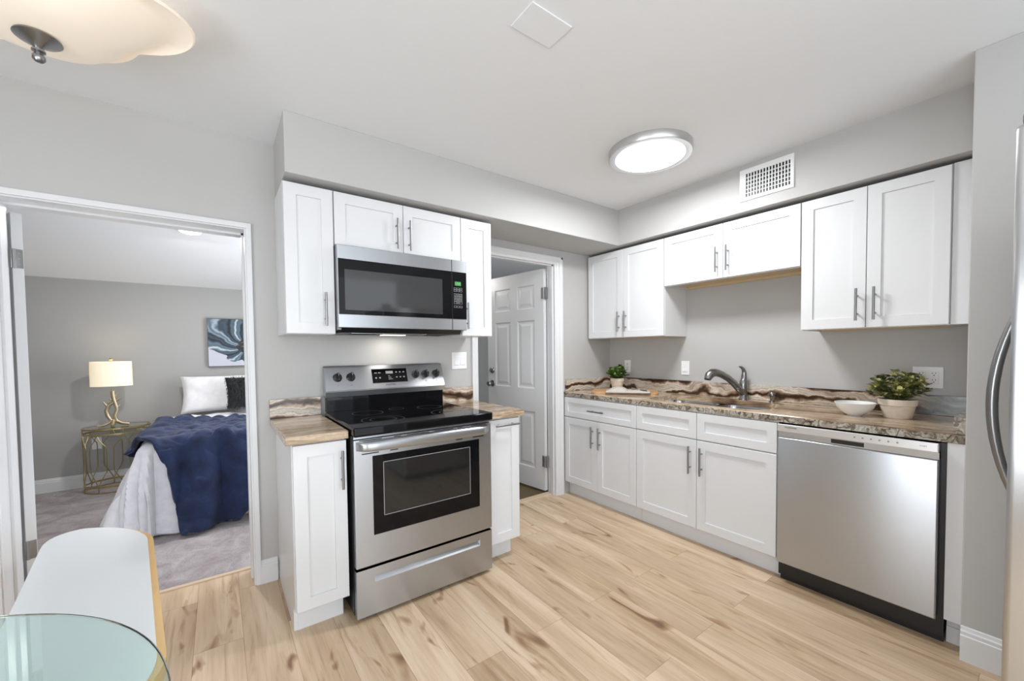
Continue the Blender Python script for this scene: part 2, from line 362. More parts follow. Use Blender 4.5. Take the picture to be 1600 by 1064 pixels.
def bx(*a, **k):
    bm = B(); box(bm, *a, **k); return bm

# shaker panel; plane 'y' = faces -y at depth f; plane 'x' = faces -x at depth f
def shaker(bm, pl, u0, u1, z0, z1, f, t=0.019, rail=0.056, rec=0.008):
    u0, u1 = sorted((u0, u1))
    ul, ur, zl, zu = u0+rail, u1-rail, z0+rail, z1-rail
    def V(u, z, d): return bm.verts.new((u, d, z) if pl == 'y' else (d, u, z))
    def ring(a, b, c, d, dep): return [V(a, c, dep), V(b, c, dep), V(b, d, dep), V(a, d, dep)]
    e = 0.0015
    R = [ring(u0, u1, z0, z1, f+t), ring(u0, u1, z0, z1, f+e), ring(u0+e, u1-e, z0+e, z1-e, f), ring(ul, ur, zl, zu, f), ring(ul+0.001, ur-0.001, zl+0.001, zu-0.001, f+rec)]
    for a, b in zip(R, R[1:]):
        for k in range(4): bm.faces.new((a[k], a[(k+1) % 4], b[(k+1) % 4], b[k]))
    bm.faces.new(R[0]); bm.faces.new(R[-1])
def pull(parent, pl, u, z, f, length=0.17, horizontal=False, label=None):
    bm = B(); off = 0.032; r = 0.006
    def P(a, b, d): return (a, d, b) if pl == 'y' else (d, a, b)
    if horizontal:
        tube(bm, [P(u-length/2, z, f-off), P(u+length/2, z, f-off)], r, 10)
        for s in (-1, 1): tube(bm, [P(u+s*length*0.3, z, f+0.001), P(u+s*length*0.3, z, f-off)], 0.0045, 8)
    else:
        tube(bm, [P(u, z-length/2, f-off), P(u, z+length/2, f-off)], r, 10)
        for s in (-1, 1): tube(bm, [P(u, z+s*length*0.28, f+0.001), P(u, z+s*length*0.28, f-off)], 0.0045, 8)
    return obj('handle', bm, NICKEL, parent, True)

# ------------------------------------------------------------------ room shell
H = 2.435
WT = 0.20            # wall thickness at the bedroom doorway
D1L, D1R, D1T = -3.835, -2.955, 1.945
D2L, D2R, D2T = -1.500, -0.718, 2.02
bm = B(); box(bm, -5.0, 0.0, -4.8, 0.0, -0.05, 0.0); box(bm, D1L, D1R, 0.0, 0.215, -0.05, 0.0)
box(bm, D2L, D2R, 0.0, 0.05, -0.05, 0.0)
struct('floor', bm, FLOOR)
struct('floor_carpet', bx(-5.2, -1.72, 0.235, 3.0, -0.05, 0.004), CARPET)
struct('floor_entry', bx(-1.62, 1.2, 0.10, 3.0, -0.05, 0.0), ENTRYF)
struct('trim_1', bx(D1L, D1R, 0.213, 0.238, -0.02, 0.009, bev=0.003), THRESH)
struct('trim_2', bx(D2L, D2R, 0.045, 0.105, -0.02, 0.008, bev=0.003), THRESH)
struct('ceiling', bx(-5.0, 0.0, -4.8, 0.0, H, H+0.05), CEIL)
# stove wall with two openings
bm = B()
box(bm, -5.0, D1L-0.02, 0, WT, 0, H); box(bm, D1L-0.02, D1R+0.02, 0, WT, D1T+0.02, H); box(bm, D1R+0.02, -2.2, 0, WT, 0, H)
box(bm, -2.2, D2L-0.015, 0, 0.10, 0, H); box(bm, D2L-0.015, D2R+0.015, 0, 0.10, D2T+0.015, H); box(bm, D2R+0.015, 0.0, 0, 0.10, 0, H)
struct('wall_back', bm, WALL)
bm = B(); box(bm, 0.0, 0.12, -2.39, 0.10, 0, H)
struct('wall_right', bm, WALL)
struct('wall_partition', bx(-0.66, 0.12, -4.8, -2.382, 0, H, bev=0.004), WALL)
struct('wall_left', bx(-5.12, -5.0, -4.8, 0.0, 0, H), WALL)
# soffits above the cabinets
struct('ceiling_soffit', bx(-2.806, 0.0, -0.406, 0.0, 2.145, H, bev=0.004), WALL)
struct('ceiling_soffit_right', bx(-0.371, 0.0, -2.39, -0.406, 2.145, H), WALL)
# bedroom
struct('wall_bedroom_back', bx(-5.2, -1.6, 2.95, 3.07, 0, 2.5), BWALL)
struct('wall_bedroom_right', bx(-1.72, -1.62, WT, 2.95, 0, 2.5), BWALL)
bm = B(); prism(bm, [(WT, 2.44), (2.95, 2.005), (2.95, 2.06), (WT, 2.50)], 'x', -5.2, -1.72)
struct('ceiling_bedroom', bm, BEDC)
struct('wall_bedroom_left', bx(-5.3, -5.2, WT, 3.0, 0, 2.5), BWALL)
# entry beyond the six panel door
struct('wall_entry_back', bx(-1.6, 1.2, 3.0, 3.1, 0, H), WALL)
struct('wall_entry_right', bx(1.2, 1.3, 0.1, 3.0, 0, H), WALL)
struct('ceiling_entry', bx(-1.62, 1.2, 0.10, 3.0, H, H+0.05), CEIL)
bm = B(); box(bm, -1.25, -0.55, 1.0, 1.04, H-0.012, H); box(bm, -1.25, -1.21, 1.0, 1.8, H-0.012, H); box(bm, -0.59, -0.55, 1.0, 1.8, H-0.012, H); box(bm, -1.25, -0.55, 1.76, 1.8, H-0.012, H)
struct('trim_3', bm, TRIM)
# baseboards
def baseboard(name, pl, a, b, f, h=0.13):
    prof = [(0, 0), (-0.015, 0), (-0.015, h*0.74), (-0.011, h*0.77), (-0.011, h*0.86), (-0.007, h*0.90), (-0.005, h*0.985), (0, h)]
    bm = B()
    if pl == 'y': prism(bm, [(f+u, v) for u, v in prof], 'x', a, b)
    else: prism(bm, [(f+u, v) for u, v in prof], 'y', a, b)
    struct(name, bm, TRIM)
baseboard('baseboard_back', 'y', -2.925, -2.843, 0.0)
baseboard('baseboard_back_left', 'y', -5.0, -3.87, 0.0)
baseboard('baseboard_partition', 'x', -4.8, -2.382, -0.66, 0.14)
baseboard('baseboard_bedroom', 'y', -5.2, -1.72, 2.95)
# doorway 1 frame (bedroom)
bm = B()
box(bm, D1L-0.02, D1L, -0.004, WT, 0, D1T); box(bm, D1R, D1R+0.02, -0.004, WT, 0, D1T); box(bm, D1L-0.02, D1R+0.02, -0.004, WT, D1T, D1T+0.02)
box(bm, D1L, D1L+0.010, 0.09, 0.155, 0, D1T); box(bm, D1R-0.010, D1R, 0.09, 0.155, 0, D1T); box(bm, D1L, D1R, 0.09, 0.155, D1T-0.010, D1T)
struct('trim_4', bm, TRIM)
bm = B()
box(bm, D1L-0.032, D1L-0.006, -0.016, -0.001, 0, D1T+0.033, bev=0.004); box(bm, D1R+0.006, D1R+0.032, -0.016, -0.001, 0, D1T+0.033, bev=0.004)
box(bm, D1L-0.032, D1R+0.032, -0.017, -0.001, D1T+0.006, D1T+0.033, bev=0.004)
struct('trim_5', bm, TRIM)
# doorway 2 frame
bm = B()
box(bm, D2L-0.015, D2L, -0.004, 0.10, 0, D2T); box(bm, D2R, D2R+0.015, -0.004, 0.10, 0, D2T); box(bm, D2L-0.015, D2R+0.015, -0.004, 0.10, D2T, D2T+0.015)
box(bm, D2R-0.011, D2R, 0.02, 0.055, 0, D2T); box(bm, D2L, D2R, 0.02, 0.055, D2T-0.011, D2T)
struct('trim_6', bm, TRIM)
def casing_prof(o, i):   # outer edge o to inner edge i
    s = 1 if i > o else -1; w = abs(i-o)
    return [(o, 0), (o, -0.018), (o+s*w*0.22, -0.018), (o+s*w*0.30, -0.014), (o+s*w*0.62, -0.013), (o+s*w*0.70, -0.009), (o+s*w*0.94, -0.008), (i, -0.005), (i, 0)]
bm = B()
prism(bm, casing_prof(-0.633, D2R+0.002), 'z', 0, D2T+0.062)
prism(bm, casing_prof(-1.556, D2L-0.002), 'z', 0, D2T+0.062)
pr = [(y, z) for z, y in casing_prof(D2T+0.062, D2T-0.002)]
prism(bm, pr, 'x', -1.556, -0.633)
struct('trim_7', bm, TRIM)

# ------------------------------------------------------------------ doors
def hinge(parent, x, y, z0, z1, wx, label=None):
    bm = B()
    box(bm, x-wx, x+wx, y-0.003, y, z0, z1, bev=0.001)
    tube(bm, [(x-wx*0.55, y-0.006, z0), (x-wx*0.55, y-0.006, z1)], 0.006, 10)
    for q in (0.2, 0.5, 0.8):
        lathe(bm, (x+wx*0.45, y-0.003, z0+(z1-z0)*q), [(0.0, -0.0015), (0.004, -0.001), (0.004, 0.0)], 10, 'y')
    return obj('door_hinge', bm, HINGE, parent, True)
# bedroom door, swung back into the bedroom; local: x thickness, y along the leaf
d1 = bpy.data.objects.new('door_1', None); COL.objects.link(d1); d1['kind'] = 'structure'
bm = B(); box(bm, 0.0, 0.035, 0.0, 0.84, 0.012, 1.93, bev=0.002)
lf = obj('door_leaf', bm, TRIM, d1)
for z0, z1 in ((0.335, 0.42), (1.68, 1.765)): hinge(d1, 0.014, -0.0005, z0, z1, 0.0185)
bm = B(); tube(bm, [(0.035, 0.77, 0.95), (0.075, 0.77, 0.95)], 0.012, 12); lathe(bm, (0.095, 0.77, 0.95), [(0.0, -0.03), (0.02, -0.026), (0.028, -0.01), (0.026, 0.01), (0.0, 0.024)], 20, 'x'); obj('door_knob', bm, NICKEL, lf, True)
d1.location = (-3.826, 0.205, 0); d1.rotation_euler = (0, 0, math.radians(26))
# six panel door
d2 = bpy.data.objects.new('door_2', None); COL.objects.link(d2); d2['kind'] = 'structure'
DW = 0.765
def six_panel():
    bm = B(); W = DW; Z0, Z1 = 0.022, 2.0; t = 0.035
    xs = [0.0, 0.115, 0.335, 0.430, 0.650, W]; zs = [Z0, 0.20, 0.72, 0.93, 1.555, 1.66, 1.875, Z1]
    # front face (local x = 0 side) with recessed moulded panels; leaf runs along +y from hinge
    def V(y, z, d): return bm.verts.new((d, y, z))
    for side in (0, 1):
        f = 0.0 if side == 0 else t; s = 1 if side == 0 else -1
        for i in range(5):
            for j in range(7):
                y0, y1, z0, z1 = xs[i], xs[i+1], zs[j], zs[j+1]
                if i in (1, 3) and j in (1, 3, 5):
                    R = []
                    for ins, dep in ((0, 0), (0.012, 0.007), (0.028, 0.007), (0.050, 0.002)):
                        R.append([V(y0+ins, z0+ins, f+s*dep), V(y1-ins, z0+ins, f+s*dep), V(y1-ins, z1-ins, f+s*dep), V(y0+ins, z1-ins, f+s*dep)])
                    for a, b in zip(R, R[1:]):
                        for k in range(4): bm.faces.new((a[k], a[(k+1) % 4], b[(k+1) % 4], b[k]))
                    bm.faces.new(R[-1])
                else: bm.faces.new((V(y0, z0, f), V(y1, z0, f), V(y1, z1, f), V(y0, z1, f)))
    for y in (0, W): bm.faces.new((V(y, Z0, 0), V(y, Z1, 0), V(y, Z1, t), V(y, Z0, t)))
    for z in (Z0, Z1): bm.faces.new((V(0, z, 0), V(W, z, 0), V(W, z, t), V(0, z, t)))
    return bm
lf = obj('door_leaf', six_panel(), TRIM, d2)
for z0, z1 in ((0.235, 0.335), (1.735, 1.835)):
    bm = B(); box(bm, -0.003, 0.0, 0.0, 0.028, z0, z1); box(bm, -0.006, 0.03, -0.022, -0.019, z0, z1)
    tube(bm, [(-0.006, -0.008, z0), (-0.006, -0.008, z1)], 0.007, 10); obj('door_hinge', bm, HINGE, d2, True)
bm = B(); lathe(bm, (0, DW-0.065, 0.952), [(0.0, -0.064), (0.020, -0.062), (0.028, -0.050), (0.024, -0.036), (0.012, -0.028), (0.012, -0.008), (0.031, -0.006), (0.033, 0.0)], 24, 'x'); obj('door_knob', bm, NICKEL, d2, True)
bm = B(); lathe(bm, (0, DW-0.065, 1.085), [(0.0, -0.022), (0.017, -0.020), (0.026, -0.012), (0.031, -0.006), (0.031, 0.0)], 24, 'x'); box(bm, -0.034, -0.02, DW-0.069, DW-0.061, 1.07, 1.10, bev=0.002); obj('door_deadbolt', bm, NICKEL, d2, True)
bm = B(); box(bm, 0.004, 0.031, DW, DW+0.002, 0.90, 1.0); obj('door_latch_plate', bm, HINGE, d2)
d2.location = (-0.752, 0.105, 0); d2.rotation_euler = (0, 0, math.radians(7.5))

# ------------------------------------------------------------------ cabinets
CABY = -0.60   # carcass front for the stove-side base cabinets
def cabinet(label, loc, group): return thing('cabinet', label, 'cabinet', loc, group)
GB, GU = 'white shaker base cabinets', 'white shaker wall cabinets'
# left of the range
c = cabinet('narrow white base cabinet left of the stainless range', (-2.72, -0.3, 0), GB)
bm = B(); box(bm, -2.836, -2.612, -0.600, -0.002, 0.112, 0.874); box(bm, -2.836, -2.820, -0.545, -0.002, 0, 0.112); obj('body', bm, CAB, c)
obj('toe_kick', bx(-2.820, -2.622, -0.548, -0.535, 0, 0.112), CAB, c)
bm = B(); shaker(bm, 'y', -2.832, -2.608, 0.118, 0.868, -0.620); d = obj('door', bm, CAB, c); pull(d, 'y', -2.632, 0.735, -0.620, 0.18)
# right of the range
c = cabinet('narrow white base cabinet right of the range, with a level bar pull', (-1.685, -0.3, 0), GB)
bm = B(); box(bm, -1.810, -1.588, -0.600, -0.002, 0.112, 0.874); box(bm, -1.622, -1.606, -0.545, -0.002, 0, 0.112); obj('body', bm, CAB, c)
obj('toe_kick', bx(-1.80, -1.622, -0.548, -0.535, 0, 0.112), CAB, c)
bm = B(); shaker(bm, 'y', -1.808, -1.586, 0.118, 0.866, -0.620); d = obj('door', bm, CAB, c); pull(d, 'y', -1.690, 0.834, -0.620, 0.17, True)
# sink run
c = cabinet('white corner base cabinet with drawer over two doors, beside the white panelled door', (-0.3, -0.39, 0), GB)
obj('body', bx(-0.60, -0.002, -0.772, -0.006, 0.112, 0.874), CAB, c)
obj('toe_kick', bx(-0.556, -0.54, -0.772, -0.006, 0, 0.112), CAB, c)
bm = B(); shaker(bm, 'x', -0.768, -0.012, 0.700, 0.868, -0.620, rail=0.045); d = obj('drawer', bm, CAB, c); pull(d, 'x', -0.395, 0.777, -0.620, 0.165, True)
bm = B(); shaker(bm, 'x', -0.386, -0.012, 0.118, 0.692, -0.620); d = obj('door', bm, CAB, c); pull(d, 'x', -0.349, 0.563, -0.620, 0.175)
bm = B(); shaker(bm, 'x', -0.768, -0.389, 0.118, 0.692, -0.620); d = obj('door', bm, CAB, c); pull(d, 'x', -0.425, 0.563, -0.620, 0.175)
c = cabinet('wide white base cabinet under the sink, left of the dishwasher', (-0.3, -1.23, 0), GB)
bm = B(); box(bm, -0.60, -0.58, -1.692, -0.774, 0.112, 0.874); box(bm, -0.58, -0.002, -0.790, -0.774, 0.112, 0.874); box(bm, -0.58, -0.002, -1.692, -1.676, 0.112, 0.874); box(bm, -0.58, -0.002, -1.676, -0.79, 0.112, 0.13)
obj('body', bm, CAB, c)
obj('toe_kick', bx(-0.556, -0.54, -1.693, -0.774, 0, 0.112), CAB, c)
for a, b in ((-1.229, -0.772), (-1.690, -1.232)):
    bm = B(); shaker(bm, 'x', a, b, 0.700, 0.868, -0.620, rail=0.050); obj('drawer_front', bm, CAB, c)
bm = B(); shaker(bm, 'x', -1.229, -0.772, 0.118, 0.692, -0.620); d = obj('door', bm, CAB, c); pull(d, 'x', -1.192, 0.562, -0.620, 0.178)
bm = B(); shaker(bm, 'x', -1.690, -1.232, 0.118, 0.692, -0.620); d = obj('door', bm, CAB, c); pull(d, 'x', -1.268, 0.562, -0.620, 0.178)
bm = B(); box(bm, -0.618, -0.002, -2.381, -2.329, 0.118, 0.874); box(bm, -0.56, -0.002, -2.381, -2.332, 0, 0.118)
box(bm, -0.566, -0.56, -2.381, -2.332, 0, 0.07)
tag(obj('filler_panel', bm, CAB, origin=(-0.3, -2.36, 0)), 'narrow white filler panel right of the dishwasher, against the partition wall', 'panel')
# wall cabinets over the range
def wallcab(label, x0, x1, z0, z1, loc):
    c = cabinet(label, loc, GU)
    obj('body', bx(x0+0.001, x1-0.001, -0.330, -0.002, z0+0.003, z1), CAB, c)
    obj('bottom_panel', bx(x0+0.004, x1-0.004, -0.328, -0.004, z0, z0+0.003), PLY, c, label='unfinished tan plywood underside'); return c
c = cabinet('narrow tall white wall cabinet left of the microwave', (-2.695, -0.17, 1.376), GU)
obj('body', bx(-2.810, -2.582, -0.330, -0.002, 1.376, 2.128), CAB, c)
bm = B(); shaker(bm, 'y', -2.809, -2.583, 1.378, 2.122, -0.350); d = obj('door', bm, CAB, c); pull(d, 'y', -2.631, 1.503, -0.350, 0.172)
c = cabinet('short white two-door wall cabinet above the microwave', (-2.2, -0.17, 1.845), GU)
obj('body', bx(-2.580, -1.829, -0.330, -0.002, 1.845, 2.128), CAB, c)
bm = B(); shaker(bm, 'y', -2.577, -2.205, 1.847, 2.122, -0.350); d = obj('door', bm, CAB, c); pull(d, 'y', -2.246, 1.948, -0.350, 0.172)
bm = B(); shaker(bm, 'y', -2.202, -1.830, 1.847, 2.122, -0.350); d = obj('door', bm, CAB, c); pull(d, 'y', -2.171, 1.948, -0.350, 0.172)
c = cabinet('narrow tall white wall cabinet right of the microwave', (-1.71, -0.17, 1.376), GU)
obj('body', bx(-1.827, -1.599, -0.330, -0.002, 1.376, 2.128), CAB, c)
bm = B(); shaker(bm, 'y', -1.826, -1.600, 1.378, 2.122, -0.350); d = obj('door', bm, CAB, c); pull(d, 'y', -1.797, 1.503, -0.350, 0.168)
# wall cabinets over the sink run
def wallcab_x(label, y0, y1, z0, splits, hy, hz):
    c = cabinet(label, (-0.15, (y0+y1)/2, z0), GU)
    bm = B(); box(bm, -0.300, -0.002, y0, y1, z0+0.022, 2.128)
    box(bm, -0.300, -0.282, y0, y1, z0, z0+0.022); box(bm, -0.282, -0.002, y0, y0+0.014, z0, z0+0.022); box(bm, -0.282, -0.002, y1-0.014, y1, z0, z0+0.022)
    obj('body', bm, CAB, c)
    bm = B(); box(bm, -0.281, -0.004, y0+0.015, y1-0.015, z0+0.019, z0+0.022); box(bm, -0.022, -0.004, y0+0.015, y1-0.015, z0, z0+0.019)
    obj('bottom_panel', bm, PLY, c, label='unfinished tan plywood underside')
    for (a, b), h in zip(splits, hy):
        bm = B(); shaker(bm, 'x', a, b, z0+0.003, 2.122, -0.320); d = obj('door', bm, CAB, c); pull(d, 'x', h, hz, -0.320, 0.17)
    return c
wallcab_x('tall white two-door wall cabinet in the corner, left of the sink', -0.797, -0.018, 1.380, ((-0.409, -0.022), (-0.795, -0.412)), (-0.376, -0.447), 1.515)
wallcab_x('short white two-door wall cabinet above the sink', -1.692, -0.799, 1.755, ((-1.242, -0.802), (-1.690, -1.245)), (-1.206, -1.278), 1.883)
wallcab_x('tall white two-door wall cabinet above the dishwasher, right of the sink', -2.292, -1.694, 1.380, ((-1.988, -1.697), (-2.290, -1.991)), (-1.955, -2.027), 1.506)
tag(obj('filler_panel', bx(-0.305, -0.002, -2.381, -2.294, 1.382, 2.128), CAB, origin=(-0.15, -2.34, 1.382)), 'tall narrow white filler strip between wall cabinet and partition wall', 'panel')

# ------------------------------------------------------------------ countertops
def worktop(label, x0, x1, y0, y1, splash, loc, bx_right):
    t = thing('countertop', label, 'countertop', loc, 'granite countertops')
    obj('slab', bx(x0, x1, y0, y1, 0.876, 0.914, bev=0.005), G_TOP_X, t)
    obj('backsplash', bx(splash[0], splash[1], -0.020, -0.001, 0.9145, 1.020, bev=0.002), G_SPL_X, t, label='veined grey, cream and brown granite upstand')
worktop('small brown-streaked granite countertop left of the range', -2.862, -2.600, -0.636, -0.001, (-2.862, -2.600), (-2.73, -0.3, 0.876), 0)
worktop('small brown-streaked granite countertop right of the range', -1.826, -1.556, -0.636, -0.001, (-1.826, -1.558), (-1.69, -0.3, 0.876), 0)
t = thing('countertop', 'long veined granite countertop along the sink wall with sink cut-out', 'countertop', (-0.31, -1.2, 0.876), 'granite countertops')
SX, SY, SA, SB = -0.338, -1.175, 0.212, 0.400    # sink opening centre and half sizes
def superell(a, b, p, n):
    out = []
    for k in range(n):
        th = 2*PI*(k+0.5)/n; c, s = math.cos(th), math.sin(th)
        out.append((a*math.copysign(abs(c)**(2/p), c), b*math.copysign(abs(s)**(2/p), s)))
    return out
def slab_hole(x0, x1, y0, y1, z0, z1):
    bm = B(); n = 96; inner = [(SX+u, SY+v) for u, v in superell(SA, SB, 5, n)]
    outer = []
    for u, v in inner:
        dx, dy = u-SX, v-SY; k = min([((x1 if dx > 0 else x0)-SX)/dx if abs(dx) > 1e-9 else 1e9, ((y1 if dy > 0 else y0)-SY)/dy if abs(dy) > 1e-9 else 1e9])
        outer.append([SX+dx*k, SY+dy*k])
    for cx_, cy_ in ((x0, y0), (x0, y1), (x1, y0), (x1, y1)):
        j = min(range(n), key=lambda i: (outer[i][0]-cx_)**2+(outer[i][1]-cy_)**2); outer[j] = [cx_, cy_]
    e = 0.004
    def cl(p, q): return (min(max(p[0], x0+q), x1-q), min(max(p[1], y0+q), y1-q))
    R = [[(*cl(p, e), z1) for p in outer], [(*cl(p, 0), z1-e) for p in outer], [(*cl(p, 0), z0) for p in outer], [(*p, z0) for p in inner], [(*p, z1) for p in inner]]
    V = [[bm.verts.new(q) for q in r] for r in R]; V.append(V[0])
    for a, b in zip(V, V[1:]):
        for k in range(n): bm.faces.new((a[k], a[(k+1) % n], b[(k+1) % n], b[k]))
    for f in bm.faces:
        f.normal_update()
        if abs(f.normal.x) > 0.9 and f.calc_center_median().x < x0+0.01: f.material_index = 1
    return bm
obj('slab', slab_hole(-0.622, -0.001, -2.381, -0.001, 0.876, 0.914), [G_TOP_Y, G_EDGE], t)
bm = B(); box(bm, -0.021, -0.001, -2.381, -0.001, 0.9145, 1.020, bev=0.002)
obj('backsplash', bm, G_SPL_Y, t, label='wavy brown and cream granite upstand turning blue-grey at its right end')
obj('side_splash', bx(-0.600, -0.022, -0.021, -0.001, 0.9145, 1.020, bev=0.002), G_SPL_X, t)
obj('end_splash', bx(-0.622, -0.022, -2.381, -2.345, 0.9145, 0.985, bev=0.002), G_EDGE, t)
# sink
t = thing('sink', 'undermount double-bowl stainless sink set in the granite countertop', 'sink', (SX, SY, 0.69))
def basin(yc, b):
    bm = B(); n = 48; rings = []
    for sc, z in ((1.0, 0.8755), (0.985, 0.86), (0.96, 0.72), (0.90, 0.695), (0.10, 0.688)):
        rings.append([bm.verts.new((SX+u*sc, yc+v*sc, z)) for u, v in superell(SA+0.004, b, 5, n)])
    for a, c_ in zip(rings, rings[1:]):
        for k in range(n): bm.faces.new((a[k], a[(k+1) % n], c_[(k+1) % n], c_[k]))
    bm.faces.new(rings[-1]); return bm
obj('bowl', basin(SY+0.203, 0.199), SINKM, t, True); obj('bowl', basin(SY-0.203, 0.199), SINKM, t, True)
for yy in (SY+0.203, SY-0.203):
    bm = B(); lathe(bm, (SX, yy, 0.689), [(0.0, 0.004), (0.03, 0.004), (0.042, 0.006), (0.044, 0.0)], 24); obj('drain', bm, CHROME, t, True)
# faucet
t = thing('faucet', 'brushed nickel single-lever faucet behind the sink', 'faucet', (-0.062, -1.268, 0.9142))
bm = B(); lathe(bm, (-0.062, -1.268, 0.914), [(0.0, 0.0), (0.030, 0.0), (0.030, 0.006), (0.025, 0.012), (0.024, 0.06), (0.027, 0.10), (0.026, 0.13), (0.018, 0.145), (0.0, 0.147)], 28)
obj('body', bm, NICKEL, t, True)
dsp = Vector((-0.30, 0.085, 0)).normalized()
b0 = Vector((-0.062, -1.268, 0))
bm = B(); tube(bm, [b0+dsp*s+Vector((0, 0, z)) for s, z in ((0.0, 0.955), (0.04, 0.985), (0.09, 1.03), (0.15, 1.072), (0.21, 1.10), (0.26, 1.114), (0.295, 1.112), (0.322, 1.096), (0.336, 1.070))],
               [0.024, 0.024, 0.023, 0.023, 0.024, 0.027, 0.029, 0.028, 0.022], 16)
obj('spout', bm, NICKEL, t, True)
bm = B(); tube(bm, [b0+dsp*0.342+Vector((0, 0, 1.079)), b0+dsp*0.346+Vector((0, 0, 1.066))], 0.013, 12); obj('nozzle', bm, BLACK, t, True)
bm = B(); tube(bm, [b0+dsp*s+Vector((0, 0, z)) for s, z in ((0.0, 1.045), (-0.004, 1.08), (-0.004, 1.11), (0.006, 1.132), (0.026, 1.146), (0.045, 1.150))], [0.020, 0.019, 0.015, 0.012, 0.009, 0.006], 12, sy=0.9)
obj('lever', bm, NICKEL, t, True)
# soap dispenser
t = thing('soap_dispenser', 'small brushed nickel soap dispenser right of the faucet', 'soap dispenser', (-0.062, -1.452, 0.914))
bm = B(); lathe(bm, (-0.062, -1.452, 0.914), [(0, 0), (0.020, 0), (0.020, 0.004), (0.013, 0.008), (0.013, 0.028), (0.018, 0.034), (0.019, 0.058), (0.015, 0.064), (0, 0.065)], 24); obj('body', bm, NICKEL, t, True)
bm = B(); tube(bm, [(-0.064, -1.452, 0.966), (-0.098, -1.445, 0.969), (-0.104, -1.443, 0.963)], 0.0035, 8); obj('spout', bm, NICKEL, t, True)

# ------------------------------------------------------------------ range
RX0, RX1 = -2.592, -1.832
t = thing('range', 'freestanding stainless electric range with black glass cooktop', 'range', (-2.212, -0.35, 0))
bm = B(); box(bm, RX0, RX1, -0.640, -0.025, 0.025, 0.885); obj('body', bm, BLACK, t)
bm = B(); box(bm, RX0-0.002, RX1+0.002, -0.700, -0.080, 0.886, 0.931, bev=0.010, seg=3); obj('cooktop', bm, BGLASS, t, label='black glass cooktop')
ct = t.children[-1] if t.children else None
ck = [o for o in COL.objects if o.name.startswith('cooktop') and o.parent == t][0]
for (x, y, r) in ((-2.40, -0.26, 0.085), (-2.40, -0.53, 0.108), (-2.02, -0.26, 0.075), (-2.00, -0.53, 0.12), (-2.21, -0.20, 0.045)):
    bm = B(); n = 48
    for rr in (r, r*0.62) if r > 0.1 else (r,):
        A = [bm.verts.new((x+rr*math.cos(2*PI*k/n), y+rr*math.sin(2*PI*k/n), 0.9316)) for k in range(n)]; Cc = [bm.verts.new((x+(rr-0.0022)*math.cos(2*PI*k/n), y+(rr-0.0022)*math.sin(2*PI*k/n), 0.9316)) for k in range(n)]
        for k in range(n): bm.faces.new((A[k], A[(k+1) % n], Cc[(k+1) % n], Cc[k]))
    obj('burner_ring', bm, RING, ck)
# backguard: steel fascia above a black riser
bm = B(); box(bm, RX0+0.012, RX1-0.004, -0.082, -0.022, 0.926, 1.018, bev=0.004); obj('backguard_riser', bm, BGLASS, t)
bm = B(); prism(bm, [(-0.022, 1.012), (-0.022, 1.198), (-0.042, 1.198), (-0.052, 1.190), (-0.104, 1.052), (-0.092, 1.016)], 'x', RX0+0.004, RX1+0.002)
bmesh.ops.bevel(bm, geom=list(bm.edges), offset=0.003, segments=2, affect='EDGES'); bg = obj('backguard', bm, STEELX, t)
def on_fascia(z): return -0.052-(1.190-z)*(0.052/0.138)
fa = Vector((0, -(0.138), -0.052)).normalized()          # outward normal of the sloping fascia is (0,-a,+b)
fn = Vector((0, -0.138, 0.052)).normalized()
def on_slope(bm):   # rotates geometry built facing -y about x so that it lies on the fascia
    pass
for x in (-2.518, -2.442, -2.033, -1.963, -1.886):
    bm = B(); z = 1.129; c0 = Vector((x, on_fascia(z), z)); s = Vector((1, 0, 0)); u = fn.cross(s).normalized()
    pr = [(0.0, 0.031), (0.017, 0.030), (0.020, 0.024), (0.022, 0.008), (0.0255, 0.006), (0.026, 0.0005)]; rings = []
    for r, h in pr: rings.append([bm.verts.new(c0+fn*h+(s*math.cos(2*PI*k/24)+u*math.sin(2*PI*k/24))*r) for k in range(24)])
    for a, b in zip(rings, rings[1:]):
        for k in range(24): bm.faces.new((a[k], a[(k+1) % 24], b[(k+1) % 24], b[k]))
    g = [v for v in box(bm, -0.005, 0.005, -0.020, 0.020, 0.026, 0.041)]
    for v in g: p = v.co.copy(); v.co = c0+s*p.x+u*p.y+fn*p.z
    kn = obj('knob', bm, BLACK, t, True)
    bm = B()
    for v in box(bm, -0.0012, 0.0012, 0.002, 0.018, 0.0411, 0.0414): p = v.co.copy(); v.co = c0+s*p.x+u*p.y+fn*p.z
    obj('pointer_mark', bm, LEGEND, kn)
    bm = B()
    for v in box(bm, -0.004, 0.004, -0.0365, -0.033, 0.0004, 0.0008): p = v.co.copy(); v.co = c0+s*p.x-u*p.y*-1+fn*p.z
    obj('marking', bm, LEGEND, t)
def fascia_quad(bm, x0, x1, z0, z1, off, th=0.0015):
    vs = box(bm, 0, 1, 0, 1, 0, 1)
    for v in vs:
        p = v.co.copy(); z = z0+(z1-z0)*p.y; v.co = Vector((x0+(x1-x0)*p.x, on_fascia(z), z))+fn*(off+th*p.z)
bm = B(); fascia_quad(bm, -2.315, -2.090, 1.087, 1.172, 0.0002, 0.002); dsp_ = obj('control_display', bm, BGLASS, t, label='black touch control display')
bm = B(); fascia_quad(bm, -2.228, -2.182, 1.141, 1.157, 0.0024, 0.0004); obj('clock_window', bm, GREYP, dsp_)
def fkey(*a):
    bm = B(); fascia_quad(bm, *a); obj('touch_key', bm, LEGEND, dsp_)
for x in (-2.292, -2.268): fkey(x-0.008, x+0.008, 1.146, 1.150, 0.0024, 0.0004); fkey(x-0.005, x+0.005, 1.113, 1.121, 0.0024, 0.0004)
